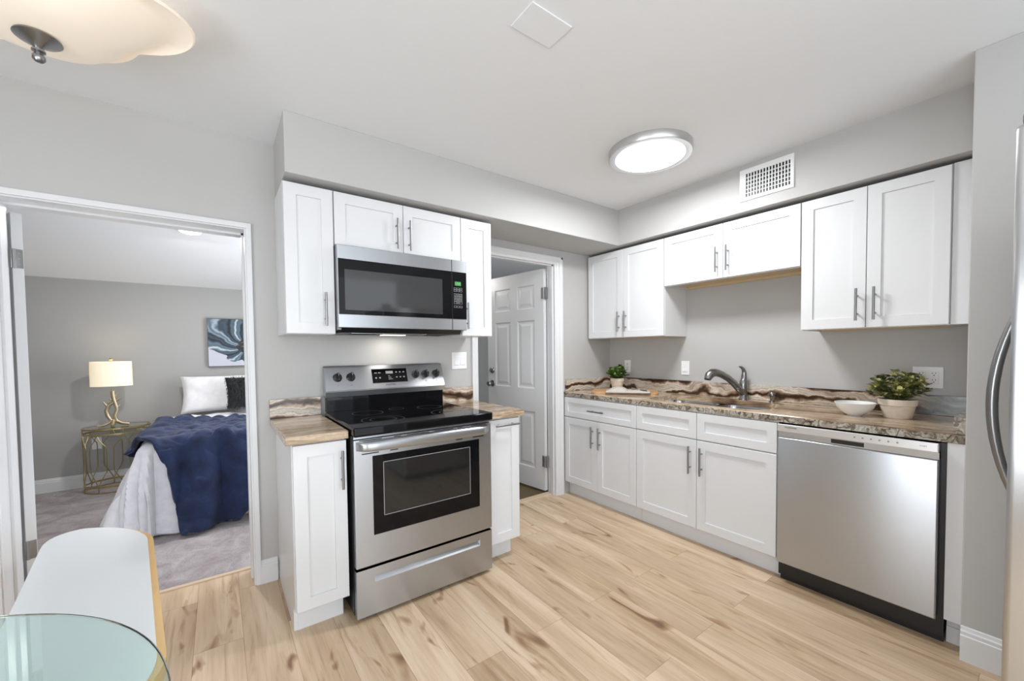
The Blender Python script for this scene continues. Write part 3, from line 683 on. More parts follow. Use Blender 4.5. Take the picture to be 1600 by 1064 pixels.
for x in (-2.160, -2.136, -2.112): fkey(x-0.005, x+0.005, 1.146, 1.152, 0.0024, 0.0004); fkey(x-0.005, x+0.005, 1.115, 1.121, 0.0024, 0.0004)
for i in range(3): fkey(-2.215, -2.203+i*0.008, 1.126-i*0.010, 1.129-i*0.010, 0.0024, 0.0004)
def letters(parent, name, txt, size, origin, ux, uz, m, th=0.0003):
    cu = bpy.data.curves.new(name, 'FONT'); cu.body = txt; cu.size = size; cu.extrude = th; cu.align_x = 'CENTER'; cu.align_y = 'CENTER'
    tmp = bpy.data.objects.new('tmp_text', cu); COL.objects.link(tmp)
    bpy.context.view_layer.update()
    me = bpy.data.meshes.new_from_object(tmp.evaluated_get(bpy.context.evaluated_depsgraph_get()))
    bpy.data.objects.remove(tmp); bpy.data.curves.remove(cu)
    ux = Vector(ux).normalized(); uz = Vector(uz).normalized(); n = ux.cross(uz); r = parent
    while r.parent: r = r.parent
    for v in me.vertices: p = v.co.copy(); v.co = Vector(origin)-Vector(r.location)+ux*p.x+uz*p.y+n*p.z
    me.materials.clear(); me.materials.append(m); me.name = name
    o = bpy.data.objects.new(name, me); COL.objects.link(o); o.parent = parent; return o
up = Vector((0, 0.052, 0.138))
letters(t, 'brand_lettering', 'FRIGIDAIRE', 0.0125, Vector((-2.205, on_fascia(1.073), 1.073))+fn*0.0008, (1, 0, 0), up, LOGO)
for x, s_ in ((-2.518, 'LF'), (-2.442, 'LR'), (-2.033, 'C'), (-1.963, 'RR'), (-1.886, 'RF')):
    letters(t, 'marking', s_, 0.009, Vector((x, on_fascia(1.083), 1.083))+fn*0.0008, (1, 0, 0), up, LOGO)
# oven front
bm = B(); box(bm, RX0+0.004, RX1-0.004, -0.668, -0.640, 0.872, 0.884); obj('vent_strip', bm, STEELX, t)
ys = -0.682
bm = B(); box(bm, RX0+0.002, RX1-0.002, ys, -0.642, 0.262, 0.870, bev=0.004); dr = obj('oven_door', bm, STEELX, t)
bm = B(); box(bm, -2.506, -1.915, ys-0.002, ys+0.001, 0.406, 0.787, bev=0.001); obj('door_glass', bm, BGLASS, dr)
bm = B()
for a in ((-2.456, -1.974, 0.749, 0.752), (-2.456, -1.974, 0.490, 0.493), (-2.456, -2.453, 0.490, 0.752), (-1.977, -1.974, 0.490, 0.752)): box(bm, a[0], a[1], ys-0.0028, ys-0.002, a[2], a[3])
obj('window_border', bm, GREYP, dr)
bm = B(); box(bm, -2.453, -1.977, ys-0.0026, ys-0.002, 0.493, 0.749); obj('oven_window', bm, OVENW, dr)
for a, b in ((-2.565, -2.46), (-2.40, -2.365), (-2.335, -2.215), (-2.185, -2.075), (-2.05, -2.02), (-1.965, -1.87)): obj('vent_slot', bx(a, b, ys-0.0012, ys+0.002, 0.8635, 0.8675), BLACK, dr)
for a, b in ((-2.555, -2.475), (-2.42, -2.381), (-2.06, -2.02), (-1.955, -1.885)): obj('vent_slot', bx(a, b, ys-0.0012, ys+0.002, 0.799, 0.804), BLACK, dr)
# wide towel-bar handle: flat, bowed, returning to the door at both ends
bm = B(); sec = []
for k in range(25):
    u = k/24; x = RX0+0.012+(RX1-RX0-0.036)*u; e = min(u, 1-u)*24; d = 0.045*min(1, (1-(1-min(e/2.2, 1))**2)**0.5+0.02)
    hh = 0.024-0.004*abs(2*u-1)**3; zc = 0.841
    ring = []
    for q in range(14):
        a = 2*PI*q/14; ring.append(bm.verts.new((x, ys-d+0.010*math.cos(a)*1.0, zc+hh*math.copysign(abs(math.sin(a))**0.8, math.sin(a)))))
    sec.append(ring)
for a, b in zip(sec, sec[1:]):
    for q in range(14): bm.faces.new((a[q], a[(q+1) % 14], b[(q+1) % 14], b[q]))
bm.faces.new(sec[0]); bm.faces.new(sec[-1]); obj('oven_handle', bm, STEELX, dr, True)
# drawer with a long recessed grip
bm = B()
def plate_with_slot(bm, x0, x1, z0, z1, sx0, sx1, sz0, sz1, f, dep, back):
    def V(x, z, y): return bm.verts.new((x, y, z))
    O = [V(x0, z0, f), V(x1, z0, f), V(x1, z1, f), V(x0, z1, f)]; I = [V(sx0, sz0, f), V(sx1, sz0, f), V(sx1, sz1, f), V(sx0, sz1, f)]
    D = [V(sx0+0.004, sz0+0.020, f+dep), V(sx1-0.004, sz0+0.020, f+dep), V(sx1-0.004, sz1, f+dep), V(sx0+0.004, sz1, f+dep)]; K = [V(x0, z0, back), V(x1, z0, back), V(x1, z1, back), V(x0, z1, back)]
    for a, b in ((O, I), (I, D), (K, O)):
        for k in range(4): bm.faces.new((a[k], a[(k+1) % 4], b[(k+1) % 4], b[k]))
    bm.faces.new(D); bm.faces.new(K)
plate_with_slot(bm, RX0+0.002, RX1-0.002, 0.022, 0.248, -2.505, -1.912, 0.176, 0.213, -0.678, 0.016, -0.644)
obj('storage_drawer', bm, STEELX, t)
for x in (-2.555, -1.87):
    for y in (-0.60, -0.10):
        bm = B(); lathe(bm, (x, y, 0), [(0, 0), (0.018, 0), (0.018, 0.008), (0.010, 0.012), (0.010, 0.026), (0, 0.026)], 16); obj('foot', bm, BLACK, t, True)

# ------------------------------------------------------------------ microwave
t = thing('microwave', 'stainless over-the-range microwave between the narrow wall cabinets', 'microwave', (-2.205, -0.2, 1.41))
bm = B(); box(bm, -2.576, -1.831, -0.372, -0.003, 1.400, 1.842); obj('body', bm, GREYP, t)
MF = -0.402; MX0, MX1 = -2.578, -1.822
bm = B(); box(bm, MX0, MX1, MF, -0.374, 1.410, 1.838, bev=0.003); dr = obj('front', bm, STEELX, t)
bm = B(); box(bm, MX0+0.002, -1.924, MF-0.003, MF+0.001, 1.478, 1.766, bev=0.001); dg = obj('door_glass', bm, BGLASS, t)
bm = B(); box(bm, -2.545, -1.988, MF-0.0036, MF-0.003, 1.502, 1.712); obj('door_window', bm, MWW, dg)
bm = B(); box(bm, -1.920, MX1-0.001, MF-0.003, MF+0.001, 1.478, 1.766, bev=0.001); cp = obj('control_panel', bm, BGLASS, t)
bm = B(); box(bm, -1.904, -1.862, MF-0.0036, MF-0.003, 1.682, 1.706); obj('green_display', bm, GREEN_LED, cp, label='small lit green clock display')
letters(cp, 'clock_digits', '12:00', 0.014, (-1.883, MF-0.0042, 1.694), (1, 0, 0), (0, 0, 1), LEGEND)
bm = B()
def frame_key(bm, x0, x1, z0, z1, w=0.0012):
    for a in ((x0, x1, z0, z0+w), (x0, x1, z1-w, z1), (x0, x0+w, z0, z1), (x1-w, x1, z0, z1)): box(bm, a[0], a[1], MF-0.0034, MF-0.003, a[2], a[3])
for i in range(3):
    for j in range(2): frame_key(bm, -1.911+i*0.020, -1.894+i*0.020, 1.645+j*0.013, 1.656+j*0.013)
    for j in range(4): frame_key(bm, -1.911+i*0.020, -1.894+i*0.020, 1.570+j*0.0165, 1.584+j*0.0165)
    frame_key(bm, -1.911+i*0.020, -1.894+i*0.020, 1.547, 1.559)
obj('key_outlines', bm, LEGEND, cp)
for j, row in enumerate(('0', '789', '456', '123')):
    for i, ch in enumerate(row if len(row) == 3 else ' 0 '):
        if ch != ' ': letters(cp, 'key_digit', ch, 0.011, (-1.9025+i*0.020, MF-0.0037, 1.577+j*0.0165), (1, 0, 0), (0, 0, 1), LEGEND)
bm = B(); box(bm, -1.9235, -1.9205, MF-0.0015, MF, 1.412, 1.836); obj('door_seam', bm, BLACK, t)
bm = B(); prism(bm, [(-0.385, 1.410), (-0.36, 1.385), (-0.02, 1.385), (-0.02, 1.400), (-0.372, 1.400)], 'x', -2.560, -1.850); und = obj('underside', bm, BLACK, t)
for x0, x1 in ((-2.50, -2.34), (-2.07, -1.91)):
    bm = B(); box(bm, x0, x1, -0.34, -0.22, 1.381, 1.3855, bev=0.001); obj('grease_filter', bm, STEELX, und)
bm = B(); box(bm, -2.27, -2.13, -0.17, -0.10, 1.3815, 1.3855, bev=0.001); obj('task_lamp_lens', bm, emis('task_lamp_glow', (1, 0.93, 0.8), 2.0), und)

# ------------------------------------------------------------------ dishwasher
t = thing('dishwasher', 'stainless dishwasher under the granite countertop', 'dishwasher', (-0.3, -2.01, 0))
DY0, DY1 = -2.308, -1.702
obj('tub', bx(-0.600, -0.02, -2.326, -1.697, 0.03, 0.868), BLACK, t)
bm = B(); box(bm, -0.644, -0.603, DY0, DY1, 0.112, 0.798, bev=0.006, seg=3); obj('door', bm, STEELY, t, True)
bm = B(); box(bm, -0.634, -0.603, DY0, DY1, 0.799, 0.829); obj('grip_channel', bm, STEELZ, t)
bm = B(); box(bm, -0.650, -0.603, DY0, DY1, 0.830, 0.871, bev=0.004); cp = obj('control_strip', bm, STEELL, t)
bm = B(); box(bm, -0.6365, -0.634, -2.062, -1.936, 0.806, 0.826); obj('pocket_handle', bm, BLACK, t)
bm = B(); box(bm, -0.585, -0.575, -2.326, -1.702, 0.0, 0.112); obj('toe_panel', bm, BLACK, t)
letters(cp, 'brand_lettering', 'FRIGIDAIRE', 0.011, (-0.6505, -1.765, 0.856), (0, -1, 0), (0, 0, 1), LOGO)
for i in range(6):
    bm = B(); lathe(bm, (-0.6503, -2.03-0.03*i, 0.852), [(0, -0.0005), (0.004, -0.0005), (0.004, 0.0003)], 12, 'x'); obj('touch_key', bm, GREYP, cp)
letters(cp, 'start_lettering', 'START', 0.008, (-0.6505, -2.262, 0.852), (0, -1, 0), (0, 0, 1), LOGO)

# ------------------------------------------------------------------ refrigerator
t = thing('refrigerator', 'stainless refrigerator at the right edge with a bowed door handle', 'refrigerator', (-1.24, -2.9, 0))
obj('body', bx(-1.610, -0.870, -3.28, -2.612, 0.02, 1.765), GREYP, t)
bm = B(); box(bm, -1.622, -0.858, -2.608, -2.536, 0.06, 1.775, bev=0.012, seg=4); dr = obj('door', bm, STEELZ, t, True)
bm = B(); yh = -2.536
pts = []
for k in range(17):
    u = k/16; z = 0.735+0.69*u; b_ = math.sin(PI*u)**0.75; pts.append((-0.895, yh+0.002+0.070*b_, z))
tube(bm, pts, [0.011+0.004*math.sin(PI*k/16) for k in range(17)], 12); obj('handle', bm, NICKEL, dr, True)
bm = B(); box(bm, -1.625, -1.55, -2.60, -2.545, 1.776, 1.796, bev=0.004); box(bm, -1.630, -1.623, -2.60, -2.56, 1.755, 1.796, bev=0.002); obj('hinge_cover', bm, mat('grey_hinge_plastic', (0.13, 0.13, 0.135), 0.4), t)
for x in (-1.57, -0.91):
    for y in (-2.66, -3.23):
        bm = B(); lathe(bm, (x, y, 0), [(0, 0), (0.02, 0), (0.02, 0.02), (0, 0.021)], 14); obj('foot', bm, BLACK, t, True)

# ------------------------------------------------------------------ ceiling and wall fittings
t = thing('ceiling_light', 'round lit LED ceiling disc with brushed nickel rim', 'ceiling light', (-1.03, -1.17, 2.395))
bm = B(); lathe(bm, (-1.03, -1.17, 0), [(0.0, 2.4345), (0.232, 2.4345), (0.232, 2.398), (0.228, 2.392), (0.196, 2.392), (0.190, 2.396), (0.0, 2.396)], 72); obj('rim', bm, mat('brushed_nickel_rim', (0.62, 0.62, 0.61), 0.32, 1.0), t, True)
bm = B(); lathe(bm, (-1.03, -1.17, 0), [(0.0, 2.3895), (0.188, 2.3895), (0.194, 2.3935), (0.0, 2.3955)], 72); obj('diffuser', bm, LED, t, True)
# scalloped glass bowl fixture
FX, FY = -3.505, -0.735
t = thing('ceiling_light', 'scalloped frosted glass bowl ceiling light with nickel finial', 'ceiling light', (FX, FY, 2.2))
bm = B(); n = 120; rings = []
for r, z, lob in ((0.0001, 2.256, 0), (0.06, 2.258, 0), (0.12, 2.268, 0.0), (0.160, 2.284, 0.1), (0.195, 2.308, 0.35), (0.222, 2.332, 0.65), (0.230, 2.347, 0.85), (0.236, 2.353, 0.95), (0.262, 2.345, 1.0), (0.268, 2.340, 1.0), (0.272, 2.345, 1.0), (0.264, 2.354, 1.0), (0.238, 2.361, 0.95)):
    ring = []
    for k in range(n):
        a = 2*PI*k/n; rr = r*(1+lob*(0.66*max(0, math.cos(2*(a-math.radians(-26))))**1.3-0.13))
        ring.append(bm.verts.new((FX+rr*math.cos(a), FY+rr*math.sin(a), z)))
    rings.append(ring)
for a, b in zip(rings, rings[1:]):
    for k in range(n): bm.faces.new((a[k], a[(k+1) % n], b[(k+1) % n], b[k]))
obj('glass_bowl', bm, BOWLG, t, True)
bm = B(); lathe(bm, (FX, FY, 0), [(0.0, 2.182), (0.010, 2.183), (0.0145, 2.189), (0.0145, 2.199), (0.009, 2.206), (0.009, 2.209), (0.0155, 2.212), (0.0155, 2.217), (0.009, 2.220), (0.013, 2.226), (0.026, 2.236), (0.048, 2.246), (0.053, 2.250), (0.051, 2.255), (0.0, 2.255)], 40); obj('finial', bm, NICKEL, t, True)
bm = B(); lathe(bm, (FX, FY, 0), [(0.0, 2.4345), (0.16, 2.4345), (0.16, 2.405), (0.15, 2.40), (0.012, 2.40), (0.008, 2.258), (0.0, 2.258)], 48); obj('canopy', bm, NICKEL, t, True)
# blank cover plate
tag(obj('cover_plate', bx(-2.216, -2.034, -1.553, -1.430, 2.4295, 2.4345, bev=0.002), CEIL, origin=(-2.125, -1.49, 2.43)), 'blank white rectangular cover plate on the ceiling', 'cover plate')
# air vent on the soffit
t = thing('air_vent', 'white slotted air vent grille on the soffit above the sink', 'air vent', (-0.38, -1.525, 2.21))
XV = -0.3715
bm = B()
for a in ((-1.412, -1.376, 2.208, 2.402), (-1.674, -1.656, 2.208, 2.402), (-1.656, -1.412, 2.208, 2.228), (-1.656, -1.412, 2.372, 2.402)): box(bm, XV-0.008, XV, a[0], a[1], a[2], a[3])
obj('frame', bm, WHITEP, t)
obj('backing', bx(XV-0.001, XV, -1.656, -1.412, 2.228, 2.372), BLACK, t)
bm = B()
for i in range(14): y = -1.412-0.0089-(0.244-0.0089)/14*(i+0.5)+0.004; box(bm, XV-0.007, XV-0.001, y-0.0027, y+0.0027, 2.228, 2.372)
obj('vertical_fins', bm, WHITEP, t)
bm = B()
for j in range(5): z = 2.228+0.144/6*(j+1); box(bm, XV-0.0045, XV-0.001, -1.656, -1.412, z-0.0022, z+0.0022)
obj('horizontal_fins', bm, WHITEP, t)
# switches and outlets
def plate(name, label, cat, pl, u0, u1, z0, z1, f, group=None):
    uc = (u0+u1)/2; loc = (uc, f, z0) if pl == 'y' else (f, uc, z0)
    t = thing(name, label, cat, loc, group); bm = B()
    if pl == 'y': box(bm, u0, u1, f-0.006, f, z0, z1, bev=0.0025)
    else: box(bm, f-0.006, f, u0, u1, z0, z1, bev=0.0025)
    obj('cover_plate', bm, WHITEP, t); return t
def rocker(t, pl, uc, zc, f):
    bm = B(); hw, hh = 0.0165, 0.033
    pr = [(f-0.006, zc-hh), (f-0.0115, zc-hh+0.004), (f-0.0075, zc), (f-0.0075, zc+hh*0.9), (f-0.006, zc+hh)]
    if pl == 'y': prism(bm, pr, 'x', uc-hw, uc+hw)
    else: prism(bm, pr, 'y', uc-hw, uc+hw)
    obj('rocker', bm, WHITEP, t)
t = plate('light_switch', 'white double rocker switch plate right of the range', 'light switch', 'y', -1.722, -1.600, 1.150, 1.272, 0.0); rocker(t, 'y', -1.685, 1.211, 0.0); rocker(t, 'y', -1.637, 1.211, 0.0)
t = plate('light_switch', 'white single switch plate left of the faucet', 'light switch', 'x', -0.825, -0.755, 1.067, 1.180, 0.0); rocker(t, 'x', -0.790, 1.124, 0.0)
def socket(t, uc, zc, f):
    bm = B(); box(bm, f-0.0085, f-0.005, uc-0.0165, uc+0.0165, zc-0.033, zc+0.033, bev=0.001); s = obj('receptacle', bm, WHITEP, t)
    bm = B()
    for dz in (0.018, -0.018):
        for du in (-0.006, 0.006): box(bm, f-0.0092, f-0.0080, uc+du-0.001, uc+du+0.001, zc+dz+0.001, zc+dz+0.009)
        lathe(bm, (f-0.0085, uc, zc+dz-0.006), [(0, -0.0007), (0.0026, -0.0007), (0.0026, 0.0003)], 10, 'x')
    obj('slots', bm, BLACK, s)
t = plate('outlet', 'white double outlet plate right of the large potted plant', 'outlet', 'x', -2.240, -2.122, 1.055, 1.170, 0.0); socket(t, -2.157, 1.113, 0.0); socket(t, -2.205, 1.113, 0.0)
t = plate('outlet', 'white outlet plate in the corner, partly behind the small potted plant', 'outlet', 'x', -0.250, -0.182, 1.067, 1.180, 0.0); socket(t, -0.216, 1.124, 0.0)

# ------------------------------------------------------------------ on the sink countertop
CT = 0.9142
# cutting board, book
ax = Vector((0.606, -0.795, 0)); ay = Vector((0.795, 0.606, 0))
bc = Vector((-0.305, -0.42, CT))
bm = B(); vs = []
n = 40
for z in (0.0, 0.016):
    vs.append([bm.verts.new(bc+ax*u+ay*v+Vector((0, 0, z))) for u, v in superell(0.265, 0.150, 9, n)])
for k in range(n): bm.faces.new((vs[0][k], vs[0][(k+1) % n], vs[1][(k+1) % n], vs[1][k]))
bm.faces.new(vs[0][::-1]); bm.faces.new(vs[1]); bmesh.ops.bevel(bm, geom=[e for e in bm.edges if len(e.link_faces) == 2 and max(len(f.verts) for f in e.link_faces) > 4], offset=0.003, segments=2, affect='EDGES')
tag(obj('cutting_board', bm, BOARD, origin=bc, smooth=True), 'thin wooden cutting board on the counter near the corner', 'cutting board')
kc = Vector((-0.375, -0.505, CT+0.0165))
t = thing('book', 'open book lying on the cutting board in front of the small plant', 'book', kc)
def pagestack(sgn, lift, name, m, seg=12, wid=0.172, th=0.010, z0=0.0):
    bm = B(); rows = []
    for i in range(seg+1):
        u = i/seg; xx = sgn*wid*u; zz = z0+th*(1-0.75*u)*0.4+lift*math.sin(PI*min(1, u*1.05))**0.8*(1-0.35*u)
        rows.append([bm.verts.new(kc+ax*xx+ay*v+Vector((0, 0, z))) for v, z in ((-0.085, z0), (-0.085, zz+th*0.6), (0.085, zz+th*0.6), (0.085, z0))])
    for a, b in zip(rows, rows[1:]):
        for k in range(4): bm.faces.new((a[k], b[k], b[(k+1) % 4], a[(k+1) % 4]))
    bm.faces.new(rows[0]); bm.faces.new(rows[-1]); return obj(name, bm, m, t, True)
pagestack(-1, 0.034, 'pages', PAPER); pr_ = pagestack(1, 0.012, 'pages', PAPER)
bm = B()
for i in range(5): 
    q = kc+ax*(0.03+0.028*i)+Vector((0, 0, 0.0215)); 
for (u0, u1, v0, v1) in ((0.03, 0.085, 0.0, 0.06), (0.095, 0.15, -0.06, 0.05)):
    vv = [bm.verts.new(kc+ax*u+ay*v+Vector((0, 0, 0.0245-0.02*max(0, u-0.05)))) for u, v in ((u0, v0), (u1, v0), (u1, v1), (u0, v1))]; bm.faces.new(vv)
obj('printed_picture', bm, INK, pr_)
bm = B(); vs = [bm.verts.new(kc+ax*u+ay*v+Vector((0, 0, z))) for u, v, z in ((-0.176, -0.088, -0.0003), (0.176, -0.088, -0.0003), (0.176, 0.088, -0.0003), (-0.176, 0.088, -0.0003))]; bm.faces.new(vs); ex = bmesh.ops.extrude_face_region(bm, geom=bm.faces[:]); bmesh.ops.translate(bm, verts=[v for v in ex['geom'] if isinstance(v, bmesh.types.BMVert)], vec=(0, 0, 0.001))
obj('cover', bm, BLACK, t)

def leaf_into(bm, base, d, up, length, width, cup=0.15):
    d = d.normalized(); s = d.cross(up).normalized(); n = s.cross(d).normalized()
    L_ = [(0, 0, 0), (0.35, 0.42, 0.06), (0.7, 0.42, 0.03), (1.0, 0.0, -0.10), (0.7, -0.42, 0.03), (0.35, -0.42, 0.06)]
    v = [bm.verts.new(base+d*length*a+s*width*b+n*length*(c_+cup*abs(b)*0.6)) for a, b, c_ in L_]
    m1 = bm.verts.new(base+d*length*0.5-n*length*0.01)
    for i in range(6): bm.faces.new((v[i], v[(i+1) % 6], m1))
def plant(label, c, pot_prof, R, cz, zs, nst, leafm, ll, rnd, soil_r, soil_z, group=None):
    t = thing('potted_plant', label, 'plant', c, group)
    bm = B(); lathe(bm, c, pot_prof, 40); obj('pot', bm, POT, t, True)
    bm = B(); lathe(bm, (c[0], c[1], c[2]+soil_z), [(0, 0.004), (soil_r, 0.0), (soil_r, -0.006), (0, -0.006)], 24); obj('soil', bm, SOIL, t)
    rs = random.Random(rnd); bl = B(); bs = B(); C0 = Vector((c[0], c[1], c[2]+soil_z)); cen = Vector((c[0], c[1], c[2]+cz))
    for i in range(nst):
        th = rs.uniform(0, 2*PI); ph = math.acos(rs.uniform(-0.28, 1)); q = Vector((math.sin(ph)*math.cos(th), math.sin(ph)*math.sin(th), math.cos(ph)))
        rr = rs.uniform(0.72, 1.05)
        tip = cen+Vector((q.x*R*rr, q.y*R*rr, q.z*zs*rr))
        mid = (C0+tip)/2+Vector((q.x*0.2*R, q.y*0.2*R, 0.012))
        pts = [C0+Vector((q.x, q.y, 0))*R*0.2, mid, tip]
        tube(bs, pts, [0.0016, 0.0014, 0.0009], 5)
        steps = 5
        for k in range(1, steps+1):
            f = k/steps; p = pts[0]*(1-f)**2+mid*2*f*(1-f)+tip*f*f
            dr_ = (tip-mid).normalized()
            for s_ in range(3 if k < steps else 4):
                a = rs.uniform(0, 2*PI); sd = Vector((math.cos(a), math.sin(a), rs.uniform(-0.1, 0.7)))
                dd = (sd*0.9+dr_*0.6); leaf_into(bl, p, dd, Vector((0, 0, 1)) if abs(dd.normalized().z) < 0.95 else Vector((1, 0, 0)), ll*rs.uniform(0.7, 1.15), ll*rs.uniform(0.75, 1.0))
    obj('stems', bs, LEAFSTEM, t); obj('foliage', bl, leafm, t, True)
pot_big = [(0.0, 0.0), (0.052, 0.0), (0.056, 0.004), (0.069, 0.066), (0.074, 0.068), (0.077, 0.094), (0.077, 0.098), (0.070, 0.098), (0.066, 0.075), (0.0, 0.075)]
plant('larger potted plant with olive leaves in a cream pot, right of the white bowl', (-0.275, -2.112, CT), pot_big, 0.112, 0.142, 0.090, 56, LEAF2, 0.029, 5, 0.068, 0.090)
pot_small = [(0.0, 0.0), (0.040, 0.0), (0.043, 0.003), (0.053, 0.072), (0.057, 0.073), (0.059, 0.098), (0.054, 0.098), (0.050, 0.08), (0.0, 0.08)]
plant('small potted plant with bright green leaves on the cutting board', (-0.262, -0.305, CT+0.0165), pot_small, 0.086, 0.135, 0.068, 40, LEAF1, 0.028, 9, 0.052, 0.088)
bm = B(); lathe(bm, (-0.335, -1.955, CT), [(0.0, 0.0), (0.032, 0.0), (0.034, 0.004), (0.060, 0.022), (0.078, 0.045), (0.087, 0.070), (0.0845, 0.071), (0.075, 0.047), (0.057, 0.026), (0.03, 0.010), (0.0, 0.008)], 48)
tag(obj('bowl', bm, CERAM, origin=(-0.335, -1.955, CT), smooth=True), 'small empty white ceramic bowl on the counter beside the larger plant', 'bowl')

# ------------------------------------------------------------------ dining corner: bench and glass table
TC = Vector((-3.732, -1.818, 0)); TR = 0.574
t = thing('dining_table', 'round glass-topped dining table at the lower left', 'table', (TC.x, TC.y, 0))
bm = B(); lathe(bm, (TC.x, TC.y, 0), [(0.0, 0.728), (TR-0.002, 0.728), (TR, 0.730), (TR, 0.738), (TR-0.002, 0.740), (0.0, 0.740)], 128); obj('glass_top', bm, GLASS, t, True)
bm = B(); lathe(bm, (TC.x, TC.y, 0), [(0.0, 0.720), (0.12, 0.720), (0.12, 0.7275), (0.0, 0.7275)], 40); obj('top_plate', bm, NICKEL, t, True)
bm = B(); lathe(bm, (TC.x, TC.y, 0), [(0.0, 0.0), (0.24, 0.0), (0.24, 0.012), (0.05, 0.03), (0.035, 0.06), (0.035, 0.72), (0.0, 0.72)], 48); obj('pedestal', bm, NICKEL, t, True)
# bench: far rounded end in the doorway, runs towards the table at a slight angle
ZB = 0.46
t = thing('bench', 'white-topped bench with honey oak rim beside the glass table', 'bench', (-3.468, -0.62, 0), rz=math.radians(7.2))
def skew_end(pts):
    return [(x, y-(0.21*min(1, max(0, (x+0.06)/0.21))**1.4 if y > 0 else 0)) for x, y in pts]
def bench_outline(hw, y0, y1, inset=0.0, nn=24):
    hw -= inset; y1 -= inset; y0 += inset; out = []
    for k in range(nn*2+1):
        th = PI*k/(nn*2); c, s = math.cos(th), math.sin(th)
        out.append((hw*math.copysign(abs(c)**(2/4.2), c), y1-0.17+0.17*abs(s)**(2/2.3)))
    for k in range(nn*2+1):
        th = PI+PI*k/(nn*2); c, s = math.cos(th), math.sin(th)
        out.append((hw*math.copysign(abs(c)**(2/4.2), c), y0+0.17-0.17*abs(s)**(2/2.3)))
    return skew_end(out)
def local_obj(name, bm, m, parent, smooth=False, **p):
    bmesh.ops.remove_doubles(bm, verts=bm.verts, dist=1e-6); bmesh.ops.recalc_face_normals(bm, faces=bm.faces)
    me = bpy.data.meshes.new(name); bm.to_mesh(me); bm.free(); me.materials.append(m)
    if smooth:
        for q in me.polygons: q.use_smooth = True
        me.set_sharp_from_angle(angle=math.radians(40))
    o = bpy.data.objects.new(name, me); COL.objects.link(o); o.parent = parent
    for k, v in p.items(): o[k] = v
    return o
bm = B(); prism(bm, bench_outline(0.176, -0.72, 0.735), 'z', ZB-0.042, ZB-0.001); bmesh.ops.bevel(bm, geom=[e for e in bm.edges if abs(e.verts[0].co.z-e.verts[1].co.z) < 1e-6], offset=0.003, segments=2, affect='EDGES'); local_obj('seat_board', bm, OAK, t, True, label='honey oak board showing as a rim')
bm = B(); prism(bm, [(x-0.009, y-0.006) for x, y in bench_outline(0.166, -0.72, 0.735, 0.0)], 'z', ZB-0.0005, ZB+0.005); local_obj('seat_top', bm, WHITETOP, t, label='white laminate seat surface')
for sx_ in (-1, 1):
    for y in (-0.52, 0.50):
        bm = B(); tube(bm, [(sx_*0.115, y, ZB-0.042), (sx_*0.145, y+(0.04 if y > 0 else -0.04), 0.0)], [0.019, 0.012], 14); local_obj('leg', bm, OAK, t, True)

# ------------------------------------------------------------------ bedroom
BX0, BX1, BY0, BY1, BZ = -3.475, -2.05, 1.17, 2.93, 0.63
t = thing('bed', 'bed with cream box spring seen through the bedroom doorway', 'bed', ((BX0+BX1)/2, 2.05, 0))
obj('box_spring', bx(BX0+0.03, BX1-0.03, BY0+0.01, BY1, 0.008, 0.36, bev=0.01, seg=3), SKIRT, t, label='cream skirted box spring')
obj('mattress', bx(BX0+0.02, BX1-0.02, BY0+0.02, BY1, 0.361, 0.61, bev=0.05, seg=4), SHEET, t)
def nz(x, y, s, seed=0.0): return noise.noise(Vector((x*s, y*s, seed)))
def drape(s, tt, off, wr, seed):
    """cloth coordinates -> point: s along x (world x when flat), tt along y (world y when flat); hangs over left side and foot"""
    a = max(0, BX0-s); b = max(0, BY0-tt); c = max(0, s-BX1)
    d = math.hypot(a+c, b); x = min(max(s, BX0), BX1); y = max(tt, BY0)
    z = BZ+off+0.022*nz(s, tt, 5, 2.0)+0.012*nz(s, tt, 12, 5.0)+(wr-1)*(0.05*abs(nz(s, tt, 7, seed))+0.03*abs(nz(s, tt, 14, seed+3)))
    if d > 1e-6:
        ux, uy = (-a+c)/d, -b/d; R = 0.07; hd = min(1, max(0.15, (2.55-tt)/0.8))
        if d < R*PI/2: th = d/R; out, dz = R*math.sin(th)*(0.4+0.5*a/d)*hd, R*(1-math.cos(th))
        else: e = d-R*PI/2; fl = (0.08+0.29*(a/d))*hd; out, dz = R*(0.4+0.5*a/d)*hd+e*fl, R+e*math.sqrt(max(0.2, 1-fl*fl))
        ang = math.atan2(uy, ux); along = (tt if a > 0 and b == 0 else s)+ang*0.35
        k = min(1, d/0.35)
        fold = k*(0.022*math.sin(along*15+2)+0.014*math.sin(along*29+2.6)+0.05*nz(along, d*0.6, 3.5, 2.0))+(wr-1)*k*(0.062*abs(math.sin(along*14+seed+1.8*nz(along, d, 2.2, seed)))+0.05*abs(nz(along, d, 5, seed)))
        zz = z-dz
        if zz < 0.018+off*0.4:
            out += (0.018+off*0.4-zz)*0.35; zz = 0.018+off*0.4+0.012*abs(nz(s, tt, 9, seed))
        o_ = out+off+fold
        return Vector((x+ux*o_, y+uy*o_, zz))
    return Vector((x, y, z))
